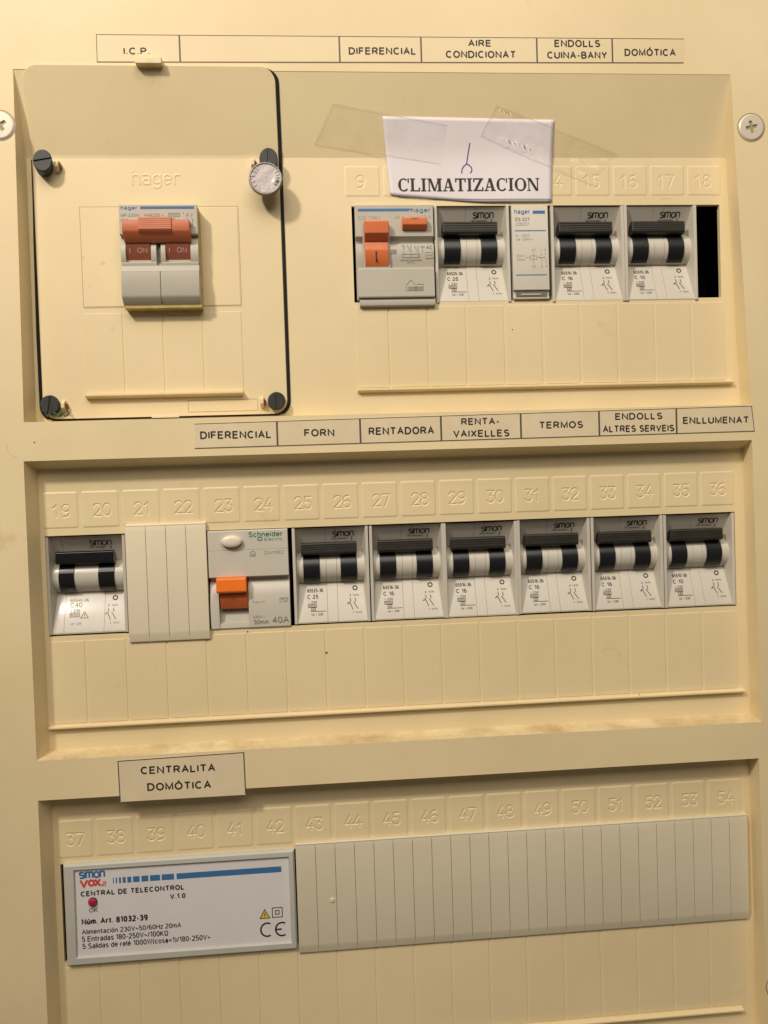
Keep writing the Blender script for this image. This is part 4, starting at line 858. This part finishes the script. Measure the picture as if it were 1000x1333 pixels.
# heavy serif capitals built stroke by stroke
def serif(b, ch, x, y, h, w_):
    ST = .21 * h; SF = .085 * h; TH_ = .09 * h; k = [0]
    def poly(P):
        k[0] += 1; b.add([(px_, py_, NZ(px_, py_) + .004 * k[0]) for px_, py_ in P], [tuple(range(len(P)))])
    def bar(x0, x1, y0, y1): poly([(x0, y0), (x1, y0), (x1, y1), (x0, y1)])
    def stem(cx, sl=.5, sr=.5):
        bar(cx - ST / 2, cx + ST / 2, y, y + h)
        for yy in (y, y + h - SF): bar(cx - ST / 2 - sl * ST, cx + ST / 2 + sr * ST, yy, yy + SF)
    def ring(a0, a1, open_=False):
        N = 28; cx, cy = x + w_ / 2, y + h / 2; P = []
        for i in range(N + 1):
            a = R(a0 + (a1 - a0) * i / N); ca, sa = math.cos(a), math.sin(a)
            o_ = (cx + w_ / 2 * ca, cy + (h / 2 + .05) * sa); th = TH_ + (ST * 1.05 - TH_) * abs(ca) ** 1.4
            q = (cx + (w_ / 2 - th) * ca, cy + (h / 2 - TH_) * sa); P.append((o_, q))
        for i in range(N): poly([P[i][0], P[i][1], P[i + 1][1], P[i + 1][0]])
    def diag(xa, ya, xb, yb, t_): poly([(xa - t_ / 2, ya), (xa + t_ / 2, ya), (xb + t_ / 2, yb), (xb - t_ / 2, yb)])
    if ch == 'I': stem(x + w_ / 2)
    elif ch == 'L': stem(x + ST * .95); bar(x + ST, x + w_, y, y + SF * 1.1); bar(x + w_ - SF * 1.3, x + w_, y, y + .30 * h)
    elif ch == 'T': stem(x + w_ / 2, .5, .5); bar(x, x + w_, y + h - SF * 1.2, y + h); bar(x, x + SF * 1.3, y + h * .70, y + h); bar(x + w_ - SF * 1.3, x + w_, y + h * .70, y + h)
    elif ch == 'M':
        bar(x + .04 * h, x + .04 * h + SF * 2.6, y, y + SF); bar(x + .10 * h, x + .10 * h + TH_, y, y + h); bar(x, x + ST * 1.2, y + h - SF, y + h)
        diag(x + w_ * .5, y + .02 * h, x + .14 * h + ST * .3, y + h, ST * .95); diag(x + w_ * .5, y + .02 * h, x + w_ - ST * 1.2, y + h, TH_ * 1.1)
        bar(x + w_ - ST * 1.45, x + w_ - ST * .45, y, y + h)
        for yy in (y, y + h - SF): bar(x + w_ - ST * 1.9, x + w_, yy, yy + SF)
    elif ch == 'N':
        bar(x + .10 * h, x + .10 * h + TH_, y, y + h); bar(x, x + ST * 1.2, y + h - SF, y + h); bar(x, x + SF * 3.4, y, y + SF)
        diag(x + w_ - .12 * h - ST * .3, y, x + .12 * h + ST * .3, y + h, ST * 1.1)
        bar(x + w_ - .10 * h - TH_, x + w_ - .10 * h, y, y + h); bar(x + w_ - SF * 3.4, x + w_, y + h - SF, y + h)
    elif ch == 'A':
        diag(x + .13 * h, y, x + w_ * .47, y + h, TH_ * 1.1); diag(x + w_ - ST * .85, y, x + w_ * .5, y + h, ST * 1.1); bar(x + w_ * .24, x + w_ * .72, y + .27 * h, y + .27 * h + SF)
        bar(x, x + w_ * .38, y, y + SF); bar(x + w_ * .56, x + w_, y, y + SF)
    elif ch == 'Z':
        bar(x, x + w_, y + h - SF * 1.2, y + h); bar(x, x + w_, y, y + SF * 1.2); bar(x, x + SF * 1.3, y + h * .70, y + h); bar(x + w_ - SF * 1.3, x + w_, y, y + .30 * h)
        diag(x + ST * .62, y, x + w_ - ST * .62, y + h, ST * 1.1)
    elif ch == 'O': ring(0, 360)
    elif ch == 'C': ring(48, 318); bar(x + w_ * .86, x + w_ * .86 + SF * 1.1, y + .66 * h, y + h)
b = B(); word = 'CLIMATIZACION'; ww = {'C': .80, 'L': .72, 'I': .42, 'M': 1.06, 'A': .84, 'T': .78, 'Z': .74, 'O': .86, 'N': .90}
h_ = 5.7; gap = .34; tot = sum(ww[c] for c in word); k_ = (225.6 - 161.6 - gap * 12) / tot; x = 161.6
for i, c in enumerate(word):
    serif(b, c, x, 148.9 - .0 * i, h_, ww[c] * k_); x += ww[c] * k_ + gap
b.build('printed_word', M['ink'], note, smooth=False, fix=False)
b = B(); b.lines([[(161.4 + 69.2 * i / 16, 147.1 - 1.9 * (1 - math.exp(-i / 3.0))) for i in range(17)]], .22, 0, NZ); b.build('underline', M['bluehager'], note, smooth=False, fix=False)
b = B(); b.lines([[(194.2, 169.6), (193.8, 167.4), (193.3, 164.6), (192.9, 162.2), (192.6, 160.8), (191.2, 159.7), (190.5, 158.3), (190.4, 156.7)], [(192.7, 160.9), (193.9, 160.3), (194.9, 159.2), (195.0, 157.8), (194.2, 156.8)]], .5, 0, NZ); b.build('pen_mark', M['purple'], note, smooth=False, fix=False)

def tape(pts4, label, seed, amp=.12, n=26, lift=.35, creases=()):
    t = thing('clear_tape', (*pts4[0], .5), label, 'adhesive tape')
    rnd = np.random.RandomState(seed); ph = rnd.rand(6) * 6; b = B()
    def base(x, y):
        z = zslope(y) + lift
        d = max(155.5 - x, x - 232.4, y - (180.2 - 1.2 * (x - 155.4) / 78), 0); k = 1 - smooth(d / 9)
        z = z + k * max(0, note_z(x, y) + .22 - z)
        return z
    for j in range(n + 1):
        for i in range(n + 1):
            u, v_ = i / n, j / n
            x = (pts4[0][0] * (1 - u) + pts4[1][0] * u) * (1 - v_) + (pts4[3][0] * (1 - u) + pts4[2][0] * u) * v_
            y = (pts4[0][1] * (1 - u) + pts4[1][1] * u) * (1 - v_) + (pts4[3][1] * (1 - u) + pts4[2][1] * u) * v_
            z = base(x, y) + amp * (math.sin(x * .9 + ph[0] + 2 * math.sin(y * .35 + ph[1])) * .5 + .5 + .35 * math.sin(y * 1.3 + ph[2] + x * .4))
            for (cx0, cy0, cx1, cy1, wd, hh, fr) in creases:
                dx, dy = cx1 - cx0, cy1 - cy0; l2 = dx * dx + dy * dy; tt = max(0, min(1, ((x - cx0) * dx + (y - cy0) * dy) / l2))
                dd = math.hypot(x - cx0 - tt * dx, y - cy0 - tt * dy); z += hh * math.exp(-(dd / wd) ** 2) * (.55 + .45 * math.sin(x * fr + seed) * math.cos(x * fr * .37 + y))
            b.v.append((x, y, z))
    for j in range(n):
        for i in range(n): a = j * (n + 1) + i; b.f.append((a, a + 1, a + n + 2, a + n + 1))
    V = b.v[:]
    b.build('tape_film', M['tape'], t, fix=False)
    e = B()
    for line in ([V[i] for i in range(n + 1)], [V[n * (n + 1) + i] for i in range(n + 1)], [V[j * (n + 1)] for j in range(n + 1)]):
        e.tube([(p[0], p[1], p[2] + .02) for p in line], .09, 4)
    e.build('tape_edge', M['tape_edge'], t, smooth=False)
    return t
tape([(133.7, 184.9), (184, 176.6), (181, 160.8), (125.2, 169.3)], 'clear wrinkled tape holding the left side of the paper note', 3, amp=.16)
tape([(206, 184.6), (262, 165.4), (250, 151.6), (199, 172.5)], 'clear glossy tape slanting over the upper right corner of the paper note', 11, amp=.2, n=120, creases=((208, 170.2, 221, 166.4, 1.3, 1.1, 2.2), (207.5, 181.6, 212.5, 180.4, .8, .7, 3.1), (225, 181.5, 229.5, 180.8, .7, .6, 3.3)))
for o in bpy.data.objects:
    if '_org' in o: del o['_org']
